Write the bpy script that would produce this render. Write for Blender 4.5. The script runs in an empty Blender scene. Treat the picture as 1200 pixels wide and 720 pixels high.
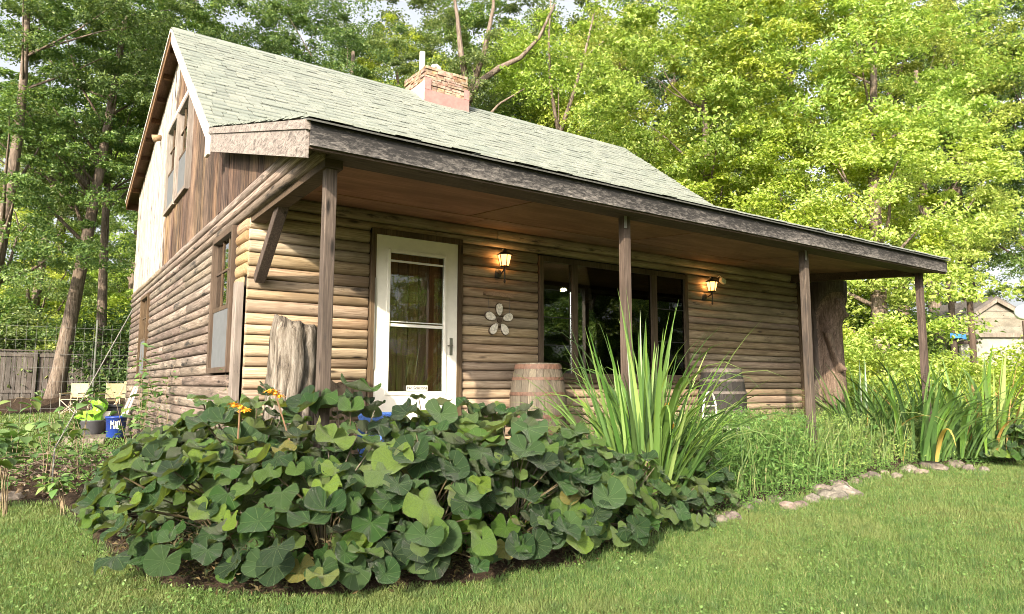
import bpy, math, random
import numpy as np
from mathutils import Vector, Matrix
PI = math.pi; rnd = random.Random(7); R = math.radians
sc = bpy.context.scene; COL = sc.collection
# ------------------------------------------------------------ camera
CAM = Vector((-1.489, -6.363, 1.05)); FPX = 807.4
pitch, yaw, roll = R(6.4776), R(55.573), R(0.16)
_fh = Vector((math.cos(yaw), math.sin(yaw), 0)); _r = Vector((math.sin(yaw), -math.cos(yaw), 0))
FW = (_fh*math.cos(pitch) + Vector((0, 0, math.sin(pitch)))).normalized(); _u = _r.cross(FW)
RT = _r*math.cos(roll) + _u*math.sin(roll); UP = _u*math.cos(roll) - _r*math.sin(roll)
cd = bpy.data.cameras.new('camera'); cam = bpy.data.objects.new('camera', cd); COL.objects.link(cam)
cd.sensor_width = 36; cd.lens = 36*FPX/1200; cd.clip_end = 2000
cam.matrix_world = Matrix(((RT.x, UP.x, -FW.x, CAM.x), (RT.y, UP.y, -FW.y, CAM.y), (RT.z, UP.z, -FW.z, CAM.z), (0, 0, 0, 1)))
sc.camera = cam
def at(px, py, depth):          # photo pixel + depth in metres -> world point
    return CAM + FW*depth + RT*((px-600)*depth/FPX) - UP*((py-360)*depth/FPX)
# ------------------------------------------------------------ light
SUN = Vector((-0.72, -0.56, 0.40)).normalized()
w = bpy.data.worlds.new('World'); sc.world = w; w.use_nodes = True
nt = w.node_tree; nt.nodes.clear()
sky = nt.nodes.new('ShaderNodeTexSky'); sky.sky_type = 'NISHITA'; sky.sun_disc = False
sky.sun_elevation = math.asin(SUN.z); sky.sun_rotation = math.atan2(SUN.x, SUN.y); sky.air_density = 1.0; sky.dust_density = 6.0; sky.ozone_density = 1.0
bg = nt.nodes.new('ShaderNodeBackground'); bg.inputs[1].default_value = 0.125
wo = nt.nodes.new('ShaderNodeOutputWorld'); hz = nt.nodes.new('ShaderNodeHueSaturation'); hz.inputs['Saturation'].default_value = 0.25; hz.inputs['Value'].default_value = 1.35; nt.links.new(sky.outputs[0], hz.inputs['Color']); nt.links.new(hz.outputs[0], bg.inputs[0]); nt.links.new(bg.outputs[0], wo.inputs[0])
sl = bpy.data.lights.new('sun', 'SUN'); sl.energy = 5.0; sl.angle = R(0.6); sl.color = (1.0, 0.86, 0.66)
so = bpy.data.objects.new('sun', sl); COL.objects.link(so); so.rotation_euler = SUN.to_track_quat('Z', 'Y').to_euler()
sc.view_settings.view_transform = 'Standard'; sc.view_settings.look = 'None'; sc.view_settings.gamma = 1
sc.view_settings.exposure = 1.22
sc.cycles.use_denoising = True; sc.cycles.pixel_filter_type = "BLACKMAN_HARRIS"; sc.cycles.filter_width = 0.9; sc.cycles.max_bounces = 6; sc.cycles.diffuse_bounces = 4; sc.cycles.transmission_bounces = 5; sc.cycles.transparent_max_bounces = 6

# ------------------------------------------------------------ material helpers
class NT:
    def __init__(s, name, rough=0.8, spec=0.3):
        s.m = bpy.data.materials.new(name); s.m.use_nodes = True; s.t = s.m.node_tree
        s.b = s.t.nodes['Principled BSDF']; s.out = s.t.nodes['Material Output']
        s.b.inputs['Roughness'].default_value = rough; s.b.inputs['Specular IOR Level'].default_value = spec
    def n(s, typ, ins=None, **kw):
        nd = s.t.nodes.new('ShaderNode'+typ)
        for k, v in kw.items(): setattr(nd, k, v)
        for k, v in (ins or {}).items():
            if hasattr(v, 'is_output') or isinstance(v, bpy.types.NodeSocket): s.t.links.new(v, nd.inputs[k])
            else: nd.inputs[k].default_value = v
        return nd
    def pos(s, scale=(1, 1, 1), obj=False):
        tc = s.n('TexCoord').outputs['Object'] if obj else s.n('NewGeometry').outputs['Position']
        return s.n('Mapping', {0: tc, 'Scale': scale}).outputs[0]
    def noise(s, vec, scale=5, detail=4, rough=0.6, dist=0.0):
        return s.n('TexNoise', {'Vector': vec, 'Scale': scale, 'Detail': detail, 'Roughness': rough, 'Distortion': dist}).outputs[0]
    def ramp(s, fac, stops):
        nd = s.n('ValToRGB', {0: fac}); cr = nd.color_ramp
        while len(cr.elements) < len(stops): cr.elements.new(0.5)
        for e, (p, c) in zip(cr.elements, stops): e.position = p; e.color = (*c, 1) if len(c) == 3 else c
        return nd.outputs[0]
    def mix(s, f, a, b, mode='MIX'):
        nd = s.n('Mix', data_type='RGBA', blend_type=mode)
        for i, v in ((0, f), (6, a), (7, b)):
            if isinstance(v, bpy.types.NodeSocket): s.t.links.new(v, nd.inputs[i])
            else: nd.inputs[i].default_value = ((*v, 1) if isinstance(v, tuple) and len(v) == 3 else v)
        return nd.outputs[2]
    def math(s, op, a, b=0.0, c=None):
        nd = s.n('Math', operation=op)
        for i, v in enumerate((a, b) if c is None else (a, b, c)):
            if isinstance(v, bpy.types.NodeSocket): s.t.links.new(v, nd.inputs[i])
            else: nd.inputs[i].default_value = v
        return nd.outputs[0]
    def rand(s): return s.n('ObjectInfo').outputs['Random']
    def island(s): return s.n('NewGeometry').outputs['Random Per Island']
    def vary(s, col, r, hue=0.03, sat=0.15, val=0.25):
        h = s.math('MULTIPLY_ADD', r, hue, 0.5-hue/2)
        r2 = s.math('FRACT', s.math('MULTIPLY', r, 7.31)); r3 = s.math('FRACT', s.math('MULTIPLY', r, 13.7))
        return s.n('HueSaturation', {'Hue': h, 'Saturation': s.math('MULTIPLY_ADD', r2, sat, 1-sat/2), 'Value': s.math('MULTIPLY_ADD', r3, val, 1-val/2), 'Color': col}).outputs[0]
    def bump(s, h, strength=0.4, dist=0.01, normal=None):
        ins = {'Height': h, 'Strength': strength, 'Distance': dist}
        if normal: ins['Normal'] = normal
        nd = s.n('Bump', ins); s.t.links.new(nd.outputs[0], s.b.inputs['Normal']); return nd.outputs[0]
    def col(s, c):
        if isinstance(c, bpy.types.NodeSocket): s.t.links.new(c, s.b.inputs['Base Color'])
        else: s.b.inputs['Base Color'].default_value = (*c, 1)
        s.c = c; return s
    def translucent(s, fac, col=None):
        t = s.n('BsdfTranslucent'); c = col or s.c
        if isinstance(c, bpy.types.NodeSocket): s.t.links.new(c, t.inputs[0])
        else: t.inputs[0].default_value = (*c, 1)
        mx = s.n('MixShader', {0: fac}); s.t.links.new(s.b.outputs[0], mx.inputs[1]); s.t.links.new(t.outputs[0], mx.inputs[2])
        s.t.links.new(mx.outputs[0], s.out.inputs[0]); return s

def wood(name, dark, mid, light, axis='X', grain=1.0, var=0.3, knots=True, black=0.0, rough=0.82, bump=0.5, hue=0.02):
    s = NT(name, rough, 0.25)
    sc_ = {'X': (1.1, 26, 26), 'Y': (26, 1.1, 26), 'Z': (26, 26, 1.1)}[axis]
    r = s.rand(); off = s.n('Combine'+'XYZ', {0: s.math('MULTIPLY', r, 31), 1: s.math('MULTIPLY', r, 17), 2: s.math('MULTIPLY', r, 23)}).outputs[0]
    p0 = s.n('VectorMath', {0: s.n('NewGeometry').outputs['Position'], 1: off}, operation='ADD').outputs[0]
    p = s.n('Mapping', {0: p0, 'Scale': tuple(v*grain for v in sc_)}).outputs[0]
    g = s.noise(p, 3.0, 6, 0.65, 0.6)
    c = s.ramp(g, [(0.28, dark), (0.5, mid), (0.72, light)])
    big = s.noise(s.n('Mapping', {0: p0, 'Scale': tuple(0.9 if v < 2 else 2.6 for v in sc_)}).outputs[0], 1.6, 3)
    c = s.mix(s.ramp(big, [(0.38, (0, 0, 0)), (0.66, (0.7,)*3)]), c, tuple(v*0.5 for v in mid))
    if knots:
        v = s.n('TexVoronoi', {'Vector': s.n('Mapping', {0: p0, 'Scale': tuple(1.3 if q < 2 else 5.5 for q in sc_)}).outputs[0], 'Scale': 1.3}).outputs[0]
        c = s.mix(s.ramp(v, [(0.05, (1, 1, 1)), (0.13, (0, 0, 0))]), c, tuple(v_*0.35 for v_ in dark))
    if black:
        k = s.noise(s.n('Mapping', {0: p0, 'Scale': tuple(0.5 if q < 2 else 2.6 for q in sc_)}).outputs[0], 3.2, 8, 0.75)
        c = s.mix(s.ramp(k, [(0.62-black*0.25, (0, 0, 0)), (0.72-black*0.25, (1, 1, 1))]), c, (0.025, 0.022, 0.02))
    s.col(s.vary(c, r, hue, 0.25, var)); s.bump(g, bump, 0.006); return s.m
def plain(name, c, rough=0.6, spec=0.4, metal=0.0, noise=0.15, scale=12, bump=0.0):
    s = NT(name, rough, spec); s.b.inputs['Metallic'].default_value = metal
    n = s.noise(s.pos(), scale, 5)
    cc = s.mix(s.ramp(n, [(0.35, (0, 0, 0)), (0.7, (1, 1, 1))]), tuple(v*(1-noise) for v in c), tuple(min(1, v*(1+noise)) for v in c))
    s.col(cc)
    if bump: s.bump(n, bump, 0.01)
    return s.m
def foliage(name, cols, rough=0.5, spec=0.4, trans=0.3, obj_rand=True, isl=0.35, tc=None):
    s = NT(name, rough, spec)
    r = s.island() if isl else s.rand()
    c = s.ramp(r, [(i/(max(1, len(cols)-1)), q) for i, q in enumerate(cols)])
    if obj_rand: c = s.vary(c, s.rand(), 0.035, 0.2, 0.35)
    s.col(c); t = s.mix(1.0, c, tc or (1.5, 1.5, 0.7), 'MULTIPLY'); s.translucent(trans, t); return s.m

M = {}
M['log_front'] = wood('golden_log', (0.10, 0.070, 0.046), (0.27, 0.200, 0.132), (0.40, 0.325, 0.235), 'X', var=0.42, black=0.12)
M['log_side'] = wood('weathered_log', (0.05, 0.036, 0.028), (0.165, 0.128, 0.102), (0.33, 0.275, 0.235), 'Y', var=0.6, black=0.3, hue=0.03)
M['log_end'] = wood('fresh_log_end', (0.14, 0.085, 0.045), (0.29, 0.195, 0.11), (0.40, 0.29, 0.17), 'Y', var=0.3)
M['post'] = wood('grey_post', (0.025, 0.018, 0.014), (0.072, 0.052, 0.040), (0.135, 0.102, 0.080), 'Z', var=0.2, black=0.2)
M['brown_x'] = wood('brown_trim_x', (0.035, 0.022, 0.014), (0.075, 0.05, 0.03), (0.12, 0.085, 0.055), 'X', var=0.1)
M['brown_z'] = wood('brown_trim_z', (0.035, 0.022, 0.014), (0.075, 0.05, 0.03), (0.12, 0.085, 0.055), 'Z', var=0.1)
M['beam'] = wood('dark_beam', (0.03, 0.02, 0.015), (0.07, 0.05, 0.035), (0.12, 0.085, 0.06), 'X', var=0.1)
M['ply'] = wood('plywood', (0.12, 0.065, 0.04), (0.20, 0.115, 0.07), (0.27, 0.165, 0.105), 'X', grain=0.8, var=0.15, knots=False, bump=0.2)
M['soffit'] = wood('soffit_board', (0.07, 0.035, 0.02), (0.15, 0.08, 0.045), (0.24, 0.14, 0.08), 'Y', var=0.5)
M['trimgrey'] = wood('weathered_trim', (0.11, 0.09, 0.075), (0.20, 0.17, 0.145), (0.29, 0.25, 0.22), 'Z', var=0.1, black=.1)
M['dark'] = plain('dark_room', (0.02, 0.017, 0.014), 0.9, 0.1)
M['black'] = plain('black_iron', (0.02, 0.02, 0.02), 0.45, 0.5)
M['white'] = plain('white_paint', (0.62, 0.59, 0.51), 0.45, 0.4, noise=0.05)
M['flash'] = plain('pink_flashing', (0.30, 0.155, 0.14), 0.5, 0.4)
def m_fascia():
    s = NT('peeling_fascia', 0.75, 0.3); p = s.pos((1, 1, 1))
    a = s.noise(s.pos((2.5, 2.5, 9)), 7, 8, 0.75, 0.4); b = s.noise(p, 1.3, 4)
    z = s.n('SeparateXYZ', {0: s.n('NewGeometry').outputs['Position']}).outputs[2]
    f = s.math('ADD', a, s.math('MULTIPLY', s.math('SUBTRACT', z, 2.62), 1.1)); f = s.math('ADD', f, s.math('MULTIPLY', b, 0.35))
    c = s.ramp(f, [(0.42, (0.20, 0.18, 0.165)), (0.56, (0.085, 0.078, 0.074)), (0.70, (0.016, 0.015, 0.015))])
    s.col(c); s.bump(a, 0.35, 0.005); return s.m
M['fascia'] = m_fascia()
def m_end():
    s = NT('peeling_end_board', 0.75, 0.3); a = s.noise(s.pos((6, 2.2, 7)), 4, 7, 0.7, 1.6)
    s.col(s.ramp(a, [(0.36, (0.05, 0.04, 0.037)), (0.47, (0.15, 0.128, 0.115)), (0.6, (0.24, 0.21, 0.19))])); s.bump(a, 0.3, 0.004); return s.m
M['end_board'] = m_end()
M['rake'] = plain('white_rake', (0.42, 0.37, 0.335), 0.6, 0.3, noise=0.25, scale=7)
def m_plank():
    s = NT('barn_plank', 0.85, 0.2); r = s.rand()
    P0 = s.n('NewGeometry').outputs['Position']; xyz = s.n('SeparateXYZ', {0: P0}); y, z = xyz.outputs[1], xyz.outputs[2]
    off = s.n('CombineXYZ', {0: 0.0, 1: s.math('MULTIPLY', r, 9), 2: s.math('MULTIPLY', r, 13)}).outputs[0]
    p0 = s.n('VectorMath', {0: P0, 1: off}, operation='ADD').outputs[0]
    g = s.noise(s.n('Mapping', {0: p0, 'Scale': (16, 26, 0.7)}).outputs[0], 3, 7, 0.7, 0.5)
    big = s.noise(s.n('Mapping', {0: P0, 'Scale': (1, 1, 0.5)}).outputs[0], 1.5, 5)
    c = s.ramp(g, [(0.38, (0.010, 0.007, 0.006)), (0.50, (0.050, 0.033, 0.026)), (0.66, (0.20, 0.130, 0.085))])
    c = s.mix(s.ramp(big, [(0.50, (0, 0, 0)), (0.68, (0.7,)*3)]), c, s.ramp(g, [(0.3, (0.10, 0.06, 0.035)), (0.6, (0.34, 0.23, 0.14))]))
    # worn white paint over the far third
    e = s.math('ADD', s.math('ADD', y, s.math('MULTIPLY', s.math('SUBTRACT', z, 4.0), 0.25)), s.math('MULTIPLY', s.noise(s.n('Mapping', {0: P0, 'Scale': (1, 1.5, 0.7)}).outputs[0], 2.2, 6, 0.7), 1.6))
    wf = s.ramp(s.math('MULTIPLY', e, 0.1), [(0.585, (0, 0, 0)), (0.605, (1, 1, 1))])
    wear = s.ramp(g, [(0.40, (0, 0, 0)), (0.50, (1, 1, 1))])
    c = s.mix(s.mix(1.0, wf, wear, 'MULTIPLY'), s.vary(c, r, 0.02, 0.2, 0.4), s.vary(s.ramp(g, [(.4, (0.27, 0.235, 0.20)), (.62, (0.45, 0.415, 0.37))]), r, 0.01, 0.1, 0.25))
    s.col(c); s.bump(g, 0.8, 0.008); return s.m
M['plank'] = m_plank()
def m_shingle():
    s = NT('asphalt_shingle', 0.9, 0.2); i = s.rand(); j = s.island()
    rr = s.math('FRACT', s.math('ADD', s.math('MULTIPLY', i, 3.7), s.math('MULTIPLY', j, 5.3)))
    n = s.noise(s.pos(), 260, 2); b = s.noise(s.pos(), 1.1, 4)
    c = s.ramp(rr, [(0, (0.165, 0.180, 0.160)), (0.25, (0.185, 0.200, 0.176)), (0.7, (0.200, 0.214, 0.186)), (1, (0.220, 0.232, 0.20))])
    y_ = s.n('SeparateXYZ', {0: s.n('NewGeometry').outputs['Position']}).outputs[1]      # dark band on some tabs: shingle print, also painted in for tab shadows
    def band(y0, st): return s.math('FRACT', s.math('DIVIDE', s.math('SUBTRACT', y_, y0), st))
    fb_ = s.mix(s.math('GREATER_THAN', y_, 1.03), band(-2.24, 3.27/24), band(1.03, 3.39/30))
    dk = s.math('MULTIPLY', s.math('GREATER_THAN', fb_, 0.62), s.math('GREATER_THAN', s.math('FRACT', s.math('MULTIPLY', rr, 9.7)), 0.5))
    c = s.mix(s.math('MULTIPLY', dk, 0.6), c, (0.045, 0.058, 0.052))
    c = s.mix(0.5, c, s.ramp(n, [(0.3, (0.6,)*3), (0.7, (1.35,)*3)]), 'MULTIPLY')
    c = s.mix(s.ramp(b, [(0.4, (0, 0, 0)), (0.75, (0.4,)*3)]), c, (0.17, 0.20, 0.17))
    s.col(c); s.bump(n, 0.5, 0.003); return s.m
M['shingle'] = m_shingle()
def m_stone(name, stops, scale=6):
    s = NT(name, 0.9, 0.2); n = s.noise(s.pos(), scale, 6, 0.7); s.col(s.vary(s.ramp(n, stops), s.rand(), 0.05, 0.4, 0.5)); s.bump(n, 0.6, 0.02); return s.m
M['chim'] = m_stone('chimney_stone', [(0.3, (0.09, 0.05, 0.035)), (0.5, (0.24, 0.165, 0.115)), (0.7, (0.38, 0.30, 0.23))], 9)
M['stone'] = m_stone('field_stone', [(0.3, (0.05, 0.042, 0.036)), (0.5, (0.15, 0.125, 0.105)), (0.75, (0.27, 0.235, 0.20))], 12)
def glass(name, tint=(0.9, 0.95, 0.92)):
    s = NT(name); g = s.n('BsdfGlossy', {'Color': (1, 1, 1, 1), 'Roughness': 0.0}); t = s.n('BsdfTransparent', {'Color': (*tint, 1)})
    fr = s.n('Fresnel', {'IOR': 1.5}).outputs[0]; f = s.math('ADD', s.math('MULTIPLY', fr, 1.5), 0.015)
    mx = s.n('MixShader', {0: f, 1: t.outputs[0], 2: g.outputs[0]}); s.t.links.new(mx.outputs[0], s.out.inputs[0]); return s.m
M['glass'] = glass('window_glass')
def emis(name, c, e):
    s = NT(name); s.b.inputs['Base Color'].default_value = (*c, 1); s.b.inputs['Emission Color'].default_value = (*c, 1); s.b.inputs['Emission Strength'].default_value = e; return s.m

# ------------------------------------------------------------ object helpers
def tag(o, label=None, cat=None, group=None, kind=None):
    for k, v in (('label', label), ('category', cat), ('group', group), ('kind', kind)):
        if v: o[k] = v
    return o
def empty(name, loc=(0, 0, 0), rz=0.0, **kw):
    o = bpy.data.objects.new(name, None); COL.objects.link(o); o.location = loc; o.rotation_euler = (0, 0, rz); o.empty_display_size = 0.2
    return tag(o, **kw)
def put(name, me, parent=None, loc=(0, 0, 0), rot=(0, 0, 0), scale=(1, 1, 1), **kw):
    o = bpy.data.objects.new(name, me); COL.objects.link(o); o.parent = parent; o.location = loc; o.rotation_euler = rot; o.scale = scale
    return tag(o, **kw)
class MB:
    def __init__(s): s.v = []; s.f = []; s.mi = []
    def quadgrid(s, rows, closed=False, cap=True, mi=0):      # rows: list of rings of points
        b = len(s.v); n = len(rows[0])
        for r_ in rows: s.v += [tuple(p) for p in r_]
        m_ = n if closed else n-1
        for i in range(len(rows)-1):
            for j in range(m_):
                k = (j+1) % n; s.f.append((b+i*n+j, b+i*n+k, b+(i+1)*n+k, b+(i+1)*n+j)); s.mi.append(mi)
        if cap and n > 2:
            s.f.append(tuple(b+j for j in reversed(range(n)))); s.f.append(tuple(b+(len(rows)-1)*n+j for j in range(n))); s.mi += [mi, mi]
        return s
    def box(s, a, b, mi=0):
        x0, y0, z0 = (min(a[i], b[i]) for i in range(3)); x1, y1, z1 = (max(a[i], b[i]) for i in range(3)); n = len(s.v)
        s.v += [(x0, y0, z0), (x1, y0, z0), (x1, y1, z0), (x0, y1, z0), (x0, y0, z1), (x1, y0, z1), (x1, y1, z1), (x0, y1, z1)]
        for f in ((3, 2, 1, 0), (4, 5, 6, 7), (0, 1, 5, 4), (1, 2, 6, 5), (2, 3, 7, 6), (3, 0, 4, 7)): s.f.append(tuple(n+i for i in f)); s.mi.append(mi)
        return s
    def beam(s, a, b, w_, h, up=(0, 0, 1), mi=0):              # box from point a to b, width w (side) and height h (up)
        a, b = Vector(a), Vector(b); d = (b-a).normalized(); x = d.cross(Vector(up)).normalized(); u = x.cross(d)
        rows = [[p+x*(sx*w_/2)+u*(sy*h/2) for sx, sy in ((-1, -1), (1, -1), (1, 1), (-1, 1))] for p in (a, b)]
        return s.quadgrid(rows, True, True, mi)
    def tube(s, pts, rad, n=6, mi=0, cap=True):
        pts = [Vector(p) for p in pts]; rows = []; x = None
        for i, p in enumerate(pts):
            d = (pts[min(i+1, len(pts)-1)]-pts[max(i-1, 0)]).normalized()
            if x is None: x = d.cross(Vector((0, 0, 1)) if abs(d.z) < 0.9 else Vector((1, 0, 0))).normalized()
            else: x = (x-d*x.dot(d)).normalized()
            y = d.cross(x); r_ = rad[i] if isinstance(rad, (list, tuple)) else rad
            rows.append([p+x*(r_*math.cos(2*PI*k/n))+y*(r_*math.sin(2*PI*k/n)) for k in range(n)])
        return s.quadgrid(rows, True, cap, mi)
    def lathe(s, prof, c=(0, 0, 0), n=16, mi=0, cap=True):
        return s.quadgrid([[(c[0]+r_*math.cos(2*PI*k/n), c[1]+r_*math.sin(2*PI*k/n), c[2]+z) for k in range(n)] for r_, z in prof], True, cap, mi)
    def poly(s, pts, mi=0): n = len(s.v); s.v += [tuple(p) for p in pts]; s.f.append(tuple(range(n, n+len(pts)))); s.mi.append(mi); return s
    def prism(s, pts, d, mi=0):                                # polygon pts extruded by vector d
        d = Vector(d); n = len(s.v); k = len(pts); s.v += [tuple(Vector(p)) for p in pts]+[tuple(Vector(p)+d) for p in pts]
        s.f.append(tuple(range(n, n+k))); s.f.append(tuple(reversed(range(n+k, n+2*k)))); s.mi += [mi, mi]
        for i in range(k): j = (i+1) % k; s.f.append((n+i, n+k+i, n+k+j, n+j)); s.mi.append(mi)
        return s
    def mesh(s, name, mats, smooth=False):
        me = bpy.data.meshes.new(name); me.from_pydata(s.v, [], s.f)
        for m_ in (mats if isinstance(mats, (list, tuple)) else [mats]): me.materials.append(m_)
        if any(s.mi): me.polygons.foreach_set('material_index', s.mi)
        if smooth: me.polygons.foreach_set('use_smooth', [True]*len(me.polygons))
        import bmesh
        bm = bmesh.new(); bm.from_mesh(me); bmesh.ops.recalc_face_normals(bm, faces=bm.faces); bm.to_mesh(me); bm.free()
        me.update(); return me
    def build(s, name, mats, parent=None, smooth=False, bevel=0, **kw):
        o = put(name, s.mesh(name, mats, smooth), parent, **kw)
        if bevel: b = o.modifiers.new('bevel', 'BEVEL'); b.width = bevel; b.segments = 2; b.limit_method = 'ANGLE'
        return o
def npmesh(name, verts, k, mat, uv=None):                       # faces: consecutive runs of k vertices
    verts = np.asarray(verts, dtype=np.float32).reshape(-1, 3); nf = len(verts)//k
    me = bpy.data.meshes.new(name); me.vertices.add(len(verts)); me.vertices.foreach_set('co', verts.ravel())
    me.loops.add(nf*k); me.loops.foreach_set('vertex_index', np.arange(nf*k, dtype=np.int32))
    me.polygons.add(nf); me.polygons.foreach_set('loop_start', np.arange(0, nf*k, k, dtype=np.int32)); me.polygons.foreach_set('loop_total', np.full(nf, k, dtype=np.int32))
    me.materials.append(mat); me.update(calc_edges=True); me.validate(); return me
#@@HOUSE
# ------------------------------------------------------------ the log house
H = empty('log_house', label='golden log cabin with a long shingled porch roof, fieldstone chimney and whitewashed gable', cat='house')
def zmain(y): return 3.68+0.763*(y-1.03)
def zporch(y): return 3.68+0.298*(y-1.03)
def zrear(y): return 6.25-0.262*(y-4.4)
def ztop(y): return zporch(y) if y < 1.03 else (zmain(y) if y < 4.4 else zrear(y))
def log(u0, u1, z0, z1, side=False, mat=None, name='log', bulge=None, back=0.0, seed=None):
    q = rnd; n = max(2, min(6, int((u1-u0)/0.9)+2)); b0 = bulge or 0.035+q.uniform(-.005, .005); rows = []
    e0, e1 = q.uniform(.001, .004), q.uniform(.001, .004); dz = q.uniform(-.004, .004)
    us = [u0, u0+0.012]+[u0+(u1-u0)*i/(n-1) for i in range(1, n-1)]+[u1-0.012, u1]
    for i, u in enumerate(us):
        endf = 0.72 if i in (0, len(us)-1) else 1.0
        bb = b0*endf*(1+q.uniform(-.1, .1)); zc = (z0+z1)/2+dz*math.sin(i*1.7); hh = (z1-z0)/2
        row = []
        for k in range(7):
            a = -PI/2+PI*k/6; o = back+bb*math.cos(a)**0.7 if 0 < k < 6 else back-0.01
            zz = zc+math.sin(a)*(hh-(e0 if k < 3 else e1))
            if k == 0: zz = z0+.001
            if k == 6: zz = z1-.001
            row.append((-o, u, zz) if side else (u, -o, zz))
        rows.append(row)
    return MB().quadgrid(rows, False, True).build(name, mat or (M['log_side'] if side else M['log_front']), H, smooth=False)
def autosmooth(o):
    o.data.polygons.foreach_set('use_smooth', [True]*len(o.data.polygons)); 
def courses(z0, z1, mean):
    zs = [z0]
    while zs[-1] < z1-mean*0.7: zs.append(zs[-1]+mean*rnd.uniform(0.82, 1.2))
    k = (z1-z0)/(zs[-1]-z0); return [z0+(z-z0)*k for z in zs]
XR = 8.3
for z0, z1 in zip(*(lambda c: (c[:-1], c[1:]))(courses(0.4, 2.79, 0.105))):
    segs = [[0.0, XR]]
    def cut(a, b):
        global segs
        out = []
        for s0, s1 in segs:
            if b <= s0 or a >= s1: out.append([s0, s1]); continue
            if a > s0: out.append([s0, a])
            if b < s1: out.append([b, s1])
        segs = out
    if z0 < 2.56: cut(1.15, 2.20)
    if 1.10 < z1-.02 and z0 < 2.53: cut(3.22, 5.75)
    for a, b in segs:
        joints = [a]
        if b-a > 2.6 and rnd.random() < .5: joints.append(rnd.uniform(a+.8, b-.8))
        joints.append(b)
        for j in range(len(joints)-1): autosmooth(log(joints[j], joints[j+1]-(.004 if joints[j+1] < b else 0), z0, z1))
WY = ((0.36, 1.27, 1.15, 2.56), (6.40, 7.36, 1.15, 2.58))   # gable-side ground windows y0,y1,z0,z1
for z0, z1 in zip(*(lambda c: (c[:-1], c[1:]))(courses(0.02, 2.55, 0.108))):
    segs = [[0.0, 9.15]]
    for (a, b, c0, c1) in WY:
        if z1-.02 > c0 and z0 < c1-.04: cut(a, b)
    for a, b in segs:
        if z0 < 1.95 and a == 0.0: a = 0.13
        j = [a]
        if b-a > 5: j.append(rnd.uniform(a+1.5, b-1.5))
        j.append(b)
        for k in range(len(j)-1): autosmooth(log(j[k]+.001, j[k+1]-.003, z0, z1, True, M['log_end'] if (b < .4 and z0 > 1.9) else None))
for i in range(3):                                            # three long half logs running out to the porch post
    z0 = 2.55+i*0.097
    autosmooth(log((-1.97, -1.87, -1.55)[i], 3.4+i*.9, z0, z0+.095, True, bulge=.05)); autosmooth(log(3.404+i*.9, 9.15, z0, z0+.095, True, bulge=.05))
MB().prism([(0.005, -1.97, 2.50), (0.005, -0.02, 2.50), (0.005, -.02, 2.84), (0.005, -1.5, 2.80), (0.005, -1.97, 2.66)], (.125, 0, 0)).build('side_beam', M['beam'], H)
MB().box((-0.085, 0.005, 0.3), (-0.02, 0.125, 1.96)).build('corner_board', M['trimgrey'], H, bevel=.004)
MB().box((8.302, -0.05, 0.3), (8.40, 0.09, 2.76)).build('corner_board', M['brown_z'], H, bevel=.004)
# walls behind the cladding
wb = MB(); T = 0.16
for a, b in ((( .012, 1.16), None), ((2.19, 3.23), None), ((5.74, 8.30), None)): wb.box((a[0], .012, 0), (a[1], T, 2.80))
wb.box((1.16, .012, 2.585), (2.19, T, 2.80)); wb.box((3.23, .012, 2.54), (5.74, T, 2.80)); wb.box((3.23, .012, 0), (5.74, T, 1.11)); wb.box((1.16, .012, 0), (2.19, T, 0.47))
ys = [.162, .37, 1.26, 3.30, 5.16, 6.41, 7.35, 9.14]
for y0, y1 in zip(ys[:-1], ys[1:]):
    if (y0, y1) == (.37, 1.26) or (y0, y1) == (6.41, 7.35): wb.box((.012, y0, 0), (T, y1, 1.15)); wb.box((.012, y0, 2.57), (T, y1, 2.9))
    else: wb.box((.012, y0, 0), (T, y1, 2.9))
wb.box((8.14, .162, 0), (8.298, 9.14, 2.8)); wb.box((.16, 9.0, 0), (8.14, 9.13, 4.6))
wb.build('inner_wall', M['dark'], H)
gb = MB()                                                      # upper gable backing with the window hole
def gpoly(y0, y1, z0):
    yy = [y0]+[y for y in (1.03, 4.4) if y0 < y < y1]+[y1]
    gb.prism([(.03, y0, z0)]+[(.03, y, ztop(y)-.16) for y in yy]+[(.03, y1, z0)], (.1, 0, 0))
gpoly(.0, 3.36, 2.902); gpoly(5.12, 9.12, 2.902); gpoly(3.362, 5.118, 4.93); gb.box((.03, 3.362, 2.902), (.13, 5.118, 3.62))
gb.build('gable_wall', M['dark'], H)
MB().prism([(8.2, .0, 2.81)]+[(8.2, y, ztop(y)-.16) for y in (0, 1.03, 4.4, 9.1)]+[(8.2, 9.1, 2.81)], (.1, 0, 0)).build('gable_wall', M['brown_z'], H)
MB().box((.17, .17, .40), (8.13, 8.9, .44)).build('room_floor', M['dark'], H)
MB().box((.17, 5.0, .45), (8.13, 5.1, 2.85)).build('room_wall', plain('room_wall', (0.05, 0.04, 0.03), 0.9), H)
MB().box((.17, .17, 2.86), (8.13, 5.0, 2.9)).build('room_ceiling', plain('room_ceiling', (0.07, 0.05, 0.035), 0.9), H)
# barn planks on the gable
y = -1.93
while y < 9.1:
    wd = rnd.uniform(.13, .20); y1 = min(y+wd, 9.15); x0 = -0.012-rnd.uniform(0, .010)
    zt0, zt1 = (ztop(y)-.14, ztop(y1-.005)-.14)
    spans = [(2.838, None)]
    if y1 > 3.30 and y < 5.18: spans = [(2.838, 3.60), (4.96, None)]
    for zb, zt in spans:
        a, b = (zt0, zt1) if zt is None else (zt, zt)
        if min(a, b)-zb < .02: continue
        jag = rnd.uniform(0, .015) if zt is None and zb < 3 else 0
        MB().prism([(x0, y, zb+jag), (x0, y1-.006, zb+jag), (x0, y1-.006, b), (x0, y, a)], (.035+rnd.uniform(0, .004), 0, 0)).build('plank', M['plank'], H)
    y = y1
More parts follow.
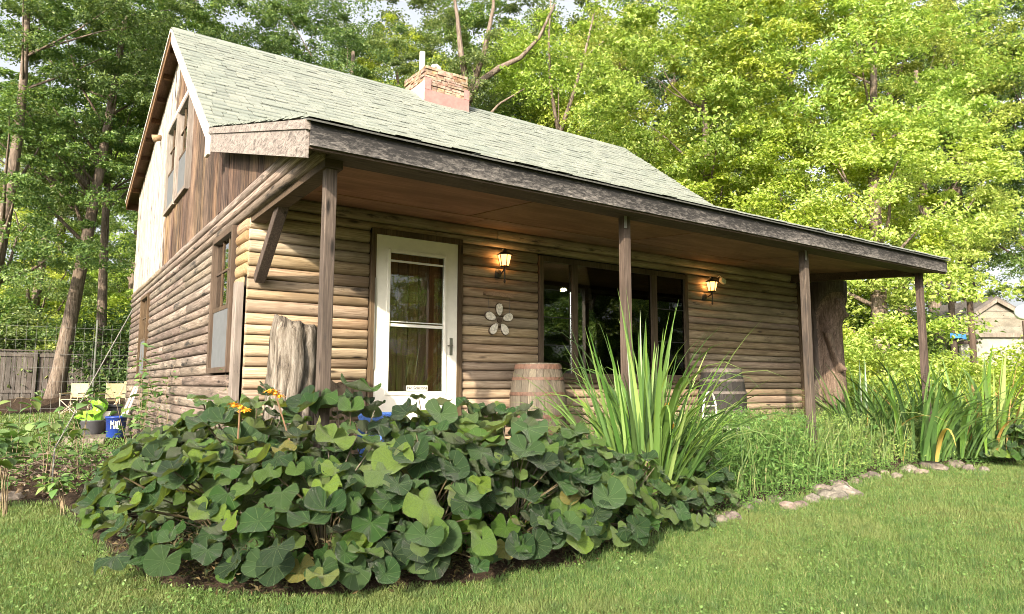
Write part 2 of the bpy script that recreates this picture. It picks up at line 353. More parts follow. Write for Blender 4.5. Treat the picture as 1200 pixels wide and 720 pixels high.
# ---- roof
X0, X1 = -0.18, 8.9
rf = bpy.data.objects.new('roof', None); COL.objects.link(rf); rf.parent = H
def slab(name, ya, yb, fn, xa0, xa1, xb0, xb1, th, off, mat, drop=0):
    pts = [(xa0, ya, fn(ya)-off), (xa1, ya, fn(ya)-off), (xb1, yb, fn(yb)-off), (xb0, yb, fn(yb)-off)]
    return MB().prism(pts, (0, 0, -th)).build(name, mat, rf)
slab('roof_deck', 1.03, 4.4, zmain, X0+.01, X1, X0+.01, X1, .03, .016, M['soffit'])
slab('roof_deck', 4.402, 9.75, zrear, X0+.01, X1, X0+.01, X1, .03, .016, M['soffit'])
slab('porch_deck', -2.17, 1.028, zporch, X0+.01, 8.34, X0+.01, X1, .03, .018, M['beam'])
slab('roof_covering', 4.41, 9.78, zrear, X0-.01, X1+.02, X0-.01, X1+.02, .014, .0, M['shingle'])
# rafters / lookouts under the far soffit
for k in range(8):
    yy = 4.75+k*.62; MB().prism([(X0+.03, yy, zrear(yy)-.05), (X0+.03, yy+.04, zrear(yy+.04)-.05), (X0+.03, yy+.04, zrear(yy+.04)-.13), (X0+.03, yy, zrear(yy)-.13)], (.145, 0, 0)).build('lookout', M['soffit'], rf)
# barge boards
def barge(ya, yb, fn, x, h, mat, th=.022, top=.02):
    MB().prism([(x, ya, fn(ya)-top), (x, yb, fn(yb)-top), (x, yb, fn(yb)-top-h), (x, ya, fn(ya)-top-h)], (th, 0, 0)).build('barge_board', mat, rf)
barge(1.03-.02, 4.392, zmain, X0-.014, .20, M['rake'])
barge(4.394, 9.76, zrear, X0-.014, .15, M['soffit'])
barge(4.394, 9.77, zrear, X0-.034, .055, M['rake'], top=.01, th=.019)
barge(1.03, 4.4, zmain, X1-.002, .2, M['rake']); barge(4.404, 9.76, zrear, X1-.002, .15, M['rake'])
barge(-2.17, .985, zporch, X0-.014, .185, M['end_board'], top=.075)
barge(-2.19, 1.02, zporch, X0-.026, .062, M['end_board'], top=.012, th=.034)
MB().box((X0-.045, .93, zmain(1.0)-.30), (X0-.008, 1.07, zmain(1.0)-.1)).build('rake_end_block', M['rake'], rf, bevel=.01)
MB().box((X0-.012, 9.76, zrear(9.76)-.18), (X1, 9.78, zrear(9.76)-.03)).build('fascia', M['soffit'], rf)
# porch front fascia, in boards
fz = zporch(-2.17)
fx = [X0+.01, 2.35, 5.2, 8.35]
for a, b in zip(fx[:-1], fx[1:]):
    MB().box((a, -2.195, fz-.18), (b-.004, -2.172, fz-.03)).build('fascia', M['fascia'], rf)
MB().box((X0+.008, -2.171, fz-.195), (8.34, -2.135, fz-.07)).build('fascia_backing', M['beam'], rf)
slab('drip_edge', -2.235, -2.13, zporch, X0-.02, 8.38, X0-.02, 8.37, .012, .004, plain('drip_edge', (0.06, .06, .055), .5))
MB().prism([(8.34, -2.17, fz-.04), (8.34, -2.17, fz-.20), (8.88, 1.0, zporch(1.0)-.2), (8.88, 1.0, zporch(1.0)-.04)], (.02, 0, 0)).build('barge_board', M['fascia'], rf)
# shingles: tabs in courses
tabs = []
def tabrow(fn, sl, ya, yb, xl, xr):
    L = math.hypot(yb-ya, fn(yb)-fn(ya)); n = int(round(L/.14)); cs = (yb-ya)/L
    for i in range(n):
        y0 = ya+(yb-ya)*i/n; x = xl(y0)-.02-(.15 if i % 2 else 0)-rnd.uniform(0, .02)
        while x < xr(y0):
            x1 = x+rnd.choice((.11, .15, .15, .19, .24))
            a, b = max(x, xl(y0)-.02), min(x1, xr(y0)+.02)
            if b-a > .03: tabs.append((a, b, y0, fn(y0), sl))
            x = x1
tabrow(zporch, .298, -2.24, 1.03, lambda y: X0, lambda y: 8.36+.54*(y+2.2)/3.2)
tabrow(zmain, .763, 1.03, 4.42, lambda y: X0, lambda y: X1)
tabs.sort(key=lambda t: (Vector((t[0]+.15, t[2], t[3]))-CAM).length-(1.4 if t[4] > .5 else 0))
tabm = {}
stuffv = MB()
def tabgeo(mb, a, b, y, z, s):
    c = 1/math.hypot(1, s); L = .19; th = .022
    dy, dz = L*c, L*c*s; g = .008
    # wedge: thick at the lower (front) edge, tucked under the next course
    p = [(a+g/2, y, z+th*.9), (b-g/2, y, z+th*.9), (b-g/2, y+dy, z+dz+.001), (a+g/2, y+dy, z+dz+.001)]
    q = [(v[0], v[1], v[2]-(.014 if k < 2 else .006)) for k, v in enumerate(p)]
    n = len(mb.v); mb.v += p+q
    for f in ((0, 1, 2, 3), (4, 5, 1, 0), (5, 6, 2, 1), (7, 4, 0, 3)): mb.f.append(tuple(n+i for i in f)); mb.mi.append(0)
for i, (a, b, y, z, s) in enumerate(tabs):
    jit = rnd.choice((0, .002, .004, .009))
    if i < 300:
        key = (round(b-a, 2), s)
        if key not in tabm: mb = MB(); tabgeo(mb, 0, b-a, 0, 0, s); tabm[key] = mb.mesh('shingle', M['shingle'])
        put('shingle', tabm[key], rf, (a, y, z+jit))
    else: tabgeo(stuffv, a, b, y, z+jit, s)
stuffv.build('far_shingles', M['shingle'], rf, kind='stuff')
rc = MB()
for k in range(31):
    x = X0+k*.293; rc.prism([(x, 4.26, zmain(4.26)+.02), (x, 4.41, 6.285), (x, 4.56, zrear(4.56)+.03), (x, 4.56, zrear(4.56)+.02), (x, 4.41, 6.27), (x, 4.26, zmain(4.26)+.01)], (.285, 0, 0))
rc.build('ridge_caps', M['shingle'], rf, kind='stuff')
# ---- chimney on the ridge
ch = bpy.data.objects.new('chimney', None); COL.objects.link(ch); ch.parent = H
cx0, cx1, cy0, cy1, cz0, cz1 = 3.79, 4.64, 4.05, 4.85, 5.85, 6.64
MB().box((cx0+.04, cy0+.04, cz0), (cx1-.04, cy1-.04, cz1-.06)).build('flue_core', plain('mortar', (.30, .24, .18), .95, bump=.5), ch)
smesh = []
z = 6.12
while z < cz1-.01:
    h = rnd.uniform(.035, .06)
    for face in range(4):
        u = 0; L = (cx1-cx0) if face in (0, 2) else (cy1-cy0)
        while u < L-.03:
            ln = min(rnd.uniform(.09, .26), L-u); d = rnd.uniform(.0, .03)
            if face == 0: a, b = (cx0+u+.004, cy0-d, z), (cx0+u+ln-.004, cy0+.08, z+h-.007)
            elif face == 1: a, b = (cx0-d, cy0+u+.004, z+.001), (cx0+.079, cy0+u+ln-.004, z+h-.008)
            elif face == 2: a, b = (cx0+u+.004, cy1-.08, z), (cx0+u+ln-.004, cy1+d, z+h-.007)
            else: a, b = (cx1-.079, cy0+u+.004, z+.001), (cx1+d, cy0+u+ln-.004, z+h-.008)
            if face < 2: MB().box(a, b).build('stone', M['chim'], ch)
            else: smesh.append((a, b))
            u += ln
    z += h
sb = MB()
for a, b in smesh: sb.box(a, b)
sb.build('hidden_side_stones', M['chim'], ch, kind='stuff')
MB().box((cx0-.03, cy0-.03, 5.95), (cx1+.03, cy0-.025, 6.20)).box((cx1+.031, cy0-.02, 5.95), (cx1+.036, cy1, 6.22)).box((cx0-.03, cy0-.036, 6.2), (cx0+.1, cy0-.031, 6.42)).box((cx1-.08, cy0-.036, 6.2), (cx1+.03, cy0-.031, 6.38)).build('flashing', M['flash'], ch)
MB().box((cx0-.034, cy0-.03, 6.0), (cx0-.029, cy1, 6.35)).build('flashing', M['white'], ch)
MB().box((cx0+.1, cy0+.08, cz1-.06), (cx1-.1, cy1-.08, cz1+.02)).build('chimney_cap', plain('cap', (.35, .3, .25), .9, bump=.4), ch, bevel=.02)
MB().tube([(3.9, 4.4, cz1-.05), (3.9, 4.4, cz1+.42)], .052, 10).build('flue_pipe', M['white'], ch, smooth=True)
MB().tube([(4.08, 4.35, cz1-.05), (4.08, 4.35, cz1+.13), (4.10, 4.35, cz1+.19), (4.16, 4.35, cz1+.21), (4.22, 4.35, cz1+.18), (4.23, 4.35, cz1+.05)], .04, 10).build('flue_pipe', M['white'], ch, smooth=True)
# ---- porch
def post(x, y, mat=None, w_=.078, z1=2.6):
    p = MB().box((x-w_/2, y-w_/2, .0), (x+w_/2, y+w_/2, z1)).build('post', mat or M['post'], H, bevel=.006); return p
for x in (0.065, 2.80, 5.56, 8.2): post(x, -1.90)
for x in (2.80, 5.56): MB().box((x-.054, -1.955, 2.45), (x-.02, -1.951, 2.57)).build('bracket', plain('steel_plate', (.35, .34, .33), .4, metal=.6), H)
zb = 2.60
MB().box((0.01, -1.985, 2.56), (8.27, -1.86, 2.64)).build('header_beam', M['beam'], H)
MB().box((0.01, -2.13, 2.555), (8.3, -1.99, 2.585)).build('soffit_strip', M['beam'], H)
MB().prism([(8.14, -1.84, 2.53), (8.14, -.02, 2.66), (8.14, -.02, 2.80), (8.14, -1.84, 2.66)], (.12, 0, 0)).build('side_beam', M['beam'], H)
def zc(y): return 2.785+.088*y
def panel(x0, x1, y0, y1):
    MB().prism([(x0, y0, zc(y0)), (x1, y0, zc(y0)), (x1, y1, zc(y1)), (x0, y1, zc(y1))], (0, 0, .012)).build('ceiling_panel', M['ply'], H)
for a, b in ((0.14, 1.97), (1.99, 4.09), (4.11, 6.27), (6.29, 8.6)): panel(a, b, -1.99, -.55)
for a, b in ((0.14, 2.20), (2.21, 4.35), (4.36, 6.5), (6.51, 8.7)): panel(a, b, -.53, -.002)
MB().prism([(.14, -2.0, zc(-2)+.02), (8.6, -2.0, zc(-2)+.02), (8.7, -.0, zc(0)+.02), (.14, -.0, zc(0)+.02)], (0, 0, .01)).build('ceiling_backing', M['beam'], H)
MB().beam((0.09, -.06, 1.98), (0.09, -.75, 2.56), .09, .09, up=(1, 0, 0)).build('brace', M['post'], H, bevel=.006)
MB().box((-.05, -1.98, .0), (3.3, -.01, .40)).box((3.3, -1.5, .0), (6.35, -.01, .395)).box((6.35, -.9, 0), (8.6, -.01, .30)).build('porch_floor', plain('porch_floor', (.22, .18, .15), .9, bump=.4), H)
# ---- storm door
D = bpy.data.objects.new('door', None); COL.objects.link(D); D.parent = H
MB().box((1.155, -.06, .45), (1.205, -.0, 2.60)).box((2.135, -.06, .45), (2.195, -.0, 2.60)).box((1.155, -.062, 2.545), (2.195, .0, 2.605)).build('frame', M['brown_z'], D, bevel=.004)
doorw = M['white']
dm = MB().box((1.207, -.05, .45), (1.36, -.015, 2.543)).box((1.975, -.05, .45), (2.133, -.015, 2.543)).box((1.36, -.0495, 2.375), (1.975, -.0155, 2.543)).box((1.36, -.0495, .45), (1.975, -.0155, .985))
dm.build('storm_door', doorw, D)
MB().box((1.325, -.062, .95), (1.360, -.0505, 2.41)).box((1.975, -.062, .95), (2.005, -.0505, 2.41)).box((1.360, -.0615, 2.375), (1.975, -.0505, 2.41)).box((1.360, -.0615, .95), (1.975, -.0505, .985)).box((1.360, -.045, 1.63), (1.975, -.02, 1.66)).box((1.360, -.044, 1.675), (1.975, -.022, 1.685)).box((1.360, -.044, 2.285), (1.975, -.022, 2.305)).build('glazing_bead', doorw, D, bevel=.004)
MB().box((1.361, -.035, .986), (1.974, -.031, 2.374)).build('glass', M['glass'], D)
for k in range(7):
    x = 1.25+k*.118; MB().box((x, .03, .46), (x+.112, .055, 2.54)).build('plank', wood('door_plank', (.10, .045, .02), (.20, .095, .045), (.28, .14, .07), 'Z', var=.2) if k == 0 else bpy.data.materials['door_plank'], D, bevel=.006)
hm = plain('pewter', (.30, .29, .25), .35, metal=.8)
MB().box((2.045, -.058, 1.36), (2.08, -.0505, 1.54)).tube([(2.062, -.055, 1.46), (2.062, -.09, 1.46), (2.0, -.095, 1.455)], .009, 6).build('handle', hm, D, smooth=False, bevel=.003)
MB().tube([(1.2, -.064, 1.2), (1.2, -.064, 2.1)], .006, 5).build('hinge', hm, D)
MB().box((1.555, -.066, .992), (1.79, -.0625, 1.045)).build('notice', M['white'], D)
fc = bpy.data.curves.new('notice_text', 'FONT'); fc.body = 'No Soliciting'; fc.size = .043; fc.extrude = .0006; fc.align_x = 'CENTER'; fc.offset = .0008
ft = bpy.data.objects.new('lettering', fc); COL.objects.link(ft); fc.materials.append(M['black'])
bpy.context.view_layer.update(); lm = bpy.data.meshes.new_from_object(ft.evaluated_get(bpy.context.evaluated_depsgraph_get())); bpy.data.objects.remove(ft)
put('lettering', lm, D, (1.672, -.0672, 1.006), (PI/2, 0, 0))
# ---- long front window
W = bpy.data.objects.new('window', None); COL.objects.link(W); W.parent = H
fr = MB()
fr.box((3.225, -.05, 1.12), (3.285, .03, 2.55)).box((5.68, -.05, 1.12), (5.745, .03, 2.55)).box((3.285, -.052, 2.49), (5.68, .03, 2.552)).box((3.285, -.052, 1.12), (5.68, .03, 1.19))
fr.box((3.715, -.048, 1.19), (3.80, .03, 2.49)).box((5.05, -.048, 1.19), (5.15, .03, 2.49)); fr.build('frame', M['brown_z'], W, bevel=.005)
MB().box((3.20, -.10, 1.08), (5.78, -.0, 1.118)).build('sill', M['brown_x'], W, bevel=.004)
for a, b, c0, c1 in ((3.287, 3.713, 1.192, 2.488), (3.802, 5.048, 1.192, 2.488), (5.152, 5.678, 1.192, 2.488)):
    MB().box((a, -.018, c0), (b, -.014, c1)).build('glass', M['glass'], W)
for a, b, nn in ((3.29, 3.71, 4), (5.155, 5.675, 3)):
    for k in range(1, nn): zz = 1.19+1.3*k/nn; MB().box((a, -.027, zz-.005), (b, -.019, zz+.005)).build('muntin', M['black'], W)
if 0: cm = wood('orange_curtain', (.30, .13, .05), (.45, .2, .08), (.55, .28, .12), 'Z', var=.1, knots=False)
if 0: ct = MB(); rows = [[(3.56+.2*i/10, .30+.012*math.sin(i*1.9), zz) for i in range(11)] for zz in (1.2, 2.06)]; ct.quadgrid(rows, False, False).build('curtain', cm, W)
for x, y, z in ((3.95, 1.6, 2.42), (4.9, 1.6, 2.44)): MB().lathe([(.001, 0), (.045, .005), (.045, .03), (.03, .05)], (x, y, z), 12).build('ceiling_bulb', emis('bulb', (1, .72, .4), 14), W, smooth=True)
# ---- gable windows
def gwin(y0, y1, z0, z1, sash, screen):
    G = bpy.data.objects.new('window', None); COL.objects.link(G); G.parent = H; t = .055; tm = M['brown_z']
    MB().box((-.065, y0, z0), (.02, y0+t, z1)).box((-.065, y1-t, z0), (.02, y1, z1)).box((-.067, y0+t, z1-t), (.02, y1-t, z1)).box((-.067, y0+t, z0), (.02, y1-t, z0+t)).build('frame', tm if screen else M['trimgrey'], G, bevel=.004)
    zm = z0+(z1-z0)*.46
    MB().box((-.035, y0+t, zm-.02), (.0, y1-t, zm+.02)).build('sash', M['brown_z'], G)
    MB().box((-.012, y0+t, zm+.02), (-.008, y1-t, z1-t)).build('glass', M['glass'], G)
    MB().box((-.03, y0+t, z0+t), (-.02, y1-t, zm-.02)).build('screen', plain('grey_screen', (.085, .09, .095), .8, noise=.1) if 'grey_screen' not in bpy.data.materials else bpy.data.materials['grey_screen'], G)
    n = 2 if sash else 1
    for k in range(1, n+1): yy = y0+t+(y1-y0-2*t)*k/(n+1); MB().box((-.024, yy-.011, zm+.02), (-.013, yy+.011, z1-t)).build('muntin', M['brown_z'], G)
    MB().box((-.023, y0+t, (zm+z1)/2-.01), (-.0135, y1-t, (zm+z1)/2+.01)).build('muntin', M['brown_z'], G)
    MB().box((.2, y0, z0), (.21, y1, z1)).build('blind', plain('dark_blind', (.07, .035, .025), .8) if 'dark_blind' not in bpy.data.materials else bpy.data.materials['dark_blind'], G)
    return G
for (a, b, c0, c1) in WY: gwin(a+.003, b-.003, c0+.01, c1-.015, True, True)
gwin(3.31, 4.20, 3.60, 4.95, True, False); gwin(4.28, 5.17, 3.60, 4.95, True, False)
MB().box((-.05, 4.20, 3.60), (.0, 4.28, 4.955)).build('mullion', M['rake'], H)
MB().box((-.06, 3.22, 4.957), (-.024, 5.26, 5.03)).build('window_head', M['rake'], H)
MB().tube([(-.02, 6.3, 5.2), (-.15, 6.3, 5.16)], [.05, .065], 8).build('gable_light', M['log_end'], H, smooth=True)
#@@PROPS
# ------------------------------------------------------------ terrain
def sm(a, b, x): t = min(1, max(0, (x-a)/(b-a))); return t*t*(3-2*t)
def gz(x, y):
    d = (x-CAM.x)*_fh.x+(y-CAM.y)*_fh.y
    z = .15*sm(12, 20, d)+.5*sm(20.6, 24, d)
    return z
EDGE = [(-9, 3.2), (-5, 2.3), (-4, 2.0), (-1.9, 1.35), (-1.25, .9), (-1.12, -.9), (-.92, -2.2), (-.5, -2.8), (.32, -3.1), (1.31, -3.18), (2.0, -2.95), (2.7, -2.68), (3.6, -2.58), (4.8, -2.45), (5.4, -2.34), (6.5, -2.08), (7.2, -2.0), (8.2, -2.05), (8.9, -2.25), (10.1, -2.32), (14, -2.7), (22, -3.5)]
def edge(x):
    for (a, ya), (b, yb) in zip(EDGE[:-1], EDGE[1:]):
        if a <= x <= b: return ya+(yb-ya)*(x-a)/(b-a)
    return EDGE[0][1] if x < EDGE[0][0] else EDGE[-1][1]
def m_ground():
    s = NT('lawn_ground', 0.95, 0.1); a = s.noise(s.pos(), 1.2, 6, 0.65); b = s.noise(s.pos(), 22, 6, 0.75)
    c = s.ramp(b, [(0.3, (0.045, 0.06, 0.015)), (0.5, (0.10, 0.135, 0.03)), (0.7, (0.19, 0.20, 0.055))])
    c = s.mix(s.ramp(a, [(0.45, (0, 0, 0)), (0.62, (0.6,)*3)]), c, (0.15, 0.125, 0.05)); s.col(c); s.bump(b, 0.6, 0.03); return s.m
def m_soil():
    s = NT('mulch_soil', 0.95, 0.1); b = s.noise(s.pos((1, 1, 1)), 26, 8, 0.8, 1.2)
    s.col(s.ramp(b, [(0.35, (0.015, 0.010, 0.007)), (0.52, (0.055, 0.038, 0.026)), (0.72, (0.17, 0.125, 0.085))])); s.bump(b, 0.9, 0.04); return s.m
gs = [CAM.x+v for v in (-400, -200, -100, -60, -40)]; gx = [-400, -200, -100, -60]+[-45+i*1.25 for i in range(73)]+[60, 100, 200, 400]
g = MB(); g.quadgrid([[(x, y-2, gz(x, y-2)) for x in gx] for y in gx], False, False).build('ground', m_ground(), smooth=True, kind='structure')
def strip(name, pts_front, pts_back, n, hf, mat):              # bumpy sheet between two polylines
    rows = []
    for k in range(n+1):
        t = k/n; rows.append([(fx_+(bx-fx_)*t, fy+(by-fy)*t, gz(fx_+(bx-fx_)*t, fy+(by-fy)*t)+.006+hf(t)*(0.6+0.8*rnd.random())) for (fx_, fy), (bx, by) in zip(pts_front, pts_back)])
    return MB().quadgrid(rows, False, False).build(name, mat, smooth=True, kind='structure')
xs = [-1.12+i*.12 for i in range(0, 130)]
strip('garden_soil', [(x, edge(x)+.03) for x in xs], [(x, 1.2 if x > 8.8 else (1.0 if x < 0 else -1.5)) for x in xs], 14, lambda t: .14*math.sin(min(1, t*1.6)*PI/2), m_soil())
xs = [-7+i*.15 for i in range(48)]
strip('mulch_bed', [(x, edge(x)+.02 if x < -1.1 else .9) for x in xs], [(x, 5.9) for x in xs], 24, lambda t: .10*math.sin(t*PI), M.setdefault('soil', bpy.data.materials['mulch_soil']))
strip('soil_bank', [(-14+i*.8, 18.6) for i in range(30)], [(-14+i*.8, 21.6) for i in range(30)], 6, lambda t: .25*math.sin(t*PI), M['soil'])

# ------------------------------------------------------------ leaves, numpy scatter
NP = np.random.default_rng(11)
def unit(a): return a/np.maximum(1e-9, np.linalg.norm(a, axis=1, keepdims=True))
def leafcloud(cent, nrm, size, aspect=0.55, fold=0.25):        # rhombic folded leaves (2 triangles each)
    n = len(cent); t = unit(np.cross(nrm, NP.normal(size=(n, 3)))); b = np.cross(nrm, t); s = np.asarray(size).reshape(-1, 1)
    p0 = cent-t*s*.5; p2 = cent+t*s*.5; lift = nrm*s*fold*.5
    p1 = cent+b*s*aspect*.5+lift; p3 = cent-b*s*aspect*.5+lift
    return np.stack([p0, p1, p2, p0, p2, p3], 1).reshape(-1, 3)
def m_grass():
    s = NT('grass_blades', 0.6, 0.3); r = s.island(); p = s.n('NewGeometry').outputs['Position']
    a = s.noise(p, 1.1, 5, 0.7, 0.5); b = s.noise(p, 5.5, 3, 0.6)
    c = s.ramp(r, [(0, (0.045, 0.092, 0.022)), (.35, (0.080, 0.148, 0.034)), (.8, (0.13, 0.20, 0.052)), (1, (0.25, 0.235, 0.11))])
    c = s.mix(s.ramp(a, [(0.48, (0, 0, 0)), (0.66, (0.65,)*3)]), c, (0.165, 0.185, 0.065)); c = s.mix(s.ramp(b, [(0.5, (0, 0, 0)), (0.66, (0.6,)*3)]), c, (0.040, 0.085, 0.026))
    s.col(c); s.translucent(.28, s.mix(1.0, c, (1.3, 1.4, .8), 'MULTIPLY')); return s.m
M['grass'] = m_grass()
def grass(name, n, region, h0, h1, wd, mat, lean=.5, label=None, cat=None, fine=1.0):
    out = []; got = 0
    while got < n:
        m_ = 60000
        ang = NP.uniform(-.80, .80, m_); rr = np.exp(NP.uniform(math.log(region[0]), math.log(region[1]), m_))
        dx = _fh.x*np.cos(ang)+_r.x*np.sin(ang); dy = _fh.y*np.cos(ang)+_r.y*np.sin(ang)
        x = CAM.x+dx*rr; y = CAM.y+dy*rr; ok = region[2](x, y)
        x, y, rr = x[ok], y[ok], rr[ok]; out.append(np.stack([x, y, rr], 1)); got += len(x)
    p = np.concatenate(out)[:n]; rr = p[:, 2]; z = np.array([gz(a, b) for a, b in p[:, :2]]) if region[1] > 11 else np.zeros(n)
    c = np.stack([p[:, 0], p[:, 1], z], 1)
    patch = 0.5+0.5*np.sin(p[:, 0]*1.7+np.sin(p[:, 1]*2.3)*1.3)*np.sin(p[:, 1]*1.9+1.1*np.sin(p[:, 0]*1.3))
    h = NP.uniform(h0, h1, n)*(0.7+0.6*patch); az = NP.uniform(0, 2*PI, n); d = np.stack([np.cos(az), np.sin(az), np.zeros(n)], 1)
    az2 = NP.uniform(0, 2*PI, n); l = np.stack([np.cos(az2), np.sin(az2), np.zeros(n)], 1)*(NP.uniform(0.1, lean, n)*h)[:, None]
    ww = (wd*np.maximum(1, rr/5.0)*fine)[:, None]; up = np.stack([np.zeros(n), np.zeros(n), h], 1)
    a = c-d*ww*.5; b = c+d*ww*.5; mid = c+up*.6+l*.4; tip = c+up+l
    v = np.stack([a, b, mid+d*ww*.4, a, mid+d*ww*.4, mid-d*ww*.4, mid-d*ww*.4, mid+d*ww*.4, tip], 1).reshape(-1, 3)
    return put(name, npmesh(name, v, 3, mat), label=label, cat=cat, kind='stuff')
ex = np.array([e[0] for e in EDGE]); ey = np.array([e[1] for e in EDGE])
def r_lawn(x, y): return y < np.interp(x, ex, ey)+.04+.05*np.sin(x*9)
grass('lawn_grass', 240000, (3.0, 26, r_lawn), .018, .042, .003, M['grass'], 1.0)
grass('lawn_edge_grass', 6000, (4.2, 15, lambda x, y: np.abs(y-np.interp(x, ex, ey)) < .09), .03, .08, .004, M['grass'], .8)
grass('back_lawn_grass', 32000, (13, 27, lambda x, y: (x < 3.5) & (y > 6.4) & (y < 18.8)), .04, .09, .004, M['grass'], .8)
# clover and low weeds in the lawn
def clover(n):
    ang = NP.uniform(-.72, .70, n*3); rr = np.exp(NP.uniform(math.log(3), math.log(14), n*3)); x = CAM.x+(_fh.x*np.cos(ang)+_r.x*np.sin(ang))*rr; y = CAM.y+(_fh.y*np.cos(ang)+_r.y*np.sin(ang))*rr
    k = r_lawn(x, y) & (np.sin(x*2.1+1.3*np.sin(y*1.7))*np.sin(y*2.6+x) > .1*NP.normal(size=n*3)); x, y = x[k][:n], y[k][:n]
    c = np.stack([x, y, NP.uniform(.025, .05, len(x))], 1); nr = unit(NP.normal(size=(len(x), 3))*.4+(0, 0, 1)); return leafcloud(c, nr, NP.uniform(.010, .022, len(x)), .8, .1)
put('clover', npmesh('clover', clover(8000), 3, foliage('clover_leaf', [(0.07, 0.14, 0.03), (0.11, 0.19, 0.045), (0.15, 0.23, 0.07)], .5, .4, .25, False)), kind='stuff')

# ------------------------------------------------------------ trees
M['bark'] = m_stone('bark', [(0.3, (0.07, 0.052, 0.04)), (0.5, (0.17, 0.13, 0.10)), (0.7, (0.29, 0.235, 0.19))], 5)
def m_bark():
    s = NT('ridged_bark', 0.92, 0.15); p = s.pos((9, 9, 1.4)); n = s.noise(p, 2.2, 7, .75, .8)
    s.col(s.ramp(n, [(0.34, (0.045, 0.033, 0.026)), (0.5, (0.145, 0.112, 0.088)), (0.68, (0.26, 0.215, 0.175))])); s.bump(n, 1.0, .03); return s.m
M['bark'] = m_bark()
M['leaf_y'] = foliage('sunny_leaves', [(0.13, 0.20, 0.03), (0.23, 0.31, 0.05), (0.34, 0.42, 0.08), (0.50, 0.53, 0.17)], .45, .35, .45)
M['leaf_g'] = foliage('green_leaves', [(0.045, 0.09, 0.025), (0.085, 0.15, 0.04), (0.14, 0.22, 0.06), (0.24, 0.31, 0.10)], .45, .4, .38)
def crown_mesh(name, seed, nclump, nleaf, rx, rz, leaf, mat, limbs_out):
    q = np.random.default_rng(seed); cs = []
    while len(cs) < nclump:
        p = q.normal(size=3); p /= np.linalg.norm(p); r_ = q.uniform(.25, 1)**.5; p = p*r_
        if p[2] < -.75: continue
        p = p*np.array([rx, rx, rz])*(1+.22*math.sin(3*math.atan2(p[1], p[0])+seed)); 
        if all(np.linalg.norm(p-c) > .30 for c in cs): cs.append(p)
    cs = np.array(cs); limbs_out.extend(cs[::max(1, nclump//16)])
    per = nleaf//nclump; C_ = np.repeat(cs, per, 0); n = len(C_)
    rad = np.repeat(q.uniform(.28, .78, nclump), per)[:, None]; off = q.normal(size=(n, 3)); off = unit(off)*(q.uniform(0, 1, (n, 1))**.45)*rad; off[:, 2] *= .42
    # sprays: leaves sag at the rim of each clump
    off[:, 2] -= .28*(np.hypot(off[:, 0], off[:, 1])**2)/rad[:, 0]
    out = unit(C_)*.35; nr = unit(q.normal(size=(n, 3))*.55+out+(0, 0, .75))
    return npmesh(name, leafcloud(C_+off, nr, q.uniform(.6, 1.25, n)*leaf, .6, .3), 3, mat)
CR = {}
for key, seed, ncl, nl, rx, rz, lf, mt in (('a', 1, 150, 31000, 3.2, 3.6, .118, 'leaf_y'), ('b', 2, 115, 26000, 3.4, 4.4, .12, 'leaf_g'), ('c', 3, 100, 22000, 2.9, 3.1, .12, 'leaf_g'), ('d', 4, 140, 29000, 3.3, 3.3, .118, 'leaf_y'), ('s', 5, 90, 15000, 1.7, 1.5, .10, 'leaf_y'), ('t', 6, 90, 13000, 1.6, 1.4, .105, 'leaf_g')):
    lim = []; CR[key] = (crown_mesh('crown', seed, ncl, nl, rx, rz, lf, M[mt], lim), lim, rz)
def tree(base, lean, height, r0, crowns, label, group='woodland trees around the cabin', limbs=8, name='tree', bark=None, bend=0.3, forks=()):
    """base (x,y); lean = horizontal offset of the top; crowns = [(key, along 0..1+, dx, dy, scale)]"""
    bz = gz(*base)-.05; T_ = empty(name, (base[0], base[1], bz), label=label, cat='tree', group=group); q = random.Random(int(base[0]*97+base[1]*31))
    n = 12; ph = q.uniform(0, 6)
    def ax(t): return Vector((lean[0]*t+bend*math.sin(t*5+ph)*t*.6, lean[1]*t+bend*math.cos(t*4+ph)*t*.6, height*t))
    pts = [ax(i/n) for i in range(n+1)]; rad = [r0*(1-.72*(i/n))*(1.0+.35*max(0, 1-i*1.6)) for i in range(n+1)]
    tr = MB().tube(pts, rad, 9)
    tk = tr.build('trunk', bark or M['bark'], T_, smooth=True)
    lb = []
    for pth, r1 in forks: lb.append(MB().tube([Vector(p) for p in pth], [r1*(1-.75*i/(len(pth)-1)) for i in range(len(pth))], 7).build('limb', M['bark'], T_, smooth=True))
    for (key, t, dx, dy, s) in crowns:
        me, lim, rz = CR[key]; c = ax(min(t, 1))+Vector((dx, dy, max(0, t-1)*height)); rzrot = q.uniform(0, 6.28)
        put('crown', me, T_, c, (q.uniform(-.15, .15), q.uniform(-.15, .15), rzrot), (s, s, s*q.uniform(.9, 1.1)))
        m4 = Matrix.Rotation(rzrot, 4, 'Z')
        k = max(1, len(lim)//limbs) if limbs else 999
        for p in lim[::k] if limbs else []:
            e = c+(m4 @ Vector(p))*s*.85; t0 = max(.15, min(.97, (e.z/height)-.12-q.uniform(0, .12))); a = ax(t0); mid = a.lerp(e, .5)+Vector((0, 0, -.12*(e-a).length*q.uniform(-.4, 1)))
            rr = r0*(1-.72*t0)*.38; MB().tube([a, a.lerp(mid, .55), mid, mid.lerp(e, .6)+Vector((q.uniform(-.15, .15), q.uniform(-.15, .15), .05)), e], [rr, rr*.8, rr*.6, rr*.38, rr*.12], 5).build('limb', M['bark'], T_, smooth=True)
    return T_
def gat(px, dep):                                              # ground point under photo column px at the given depth
    p = at(px, 452, dep); return (p.x, p.y)
def side(px0, px1, dep): a, b = at(px0, 452, dep), at(px1, 452, dep); return (b.x-a.x, b.y-a.y)
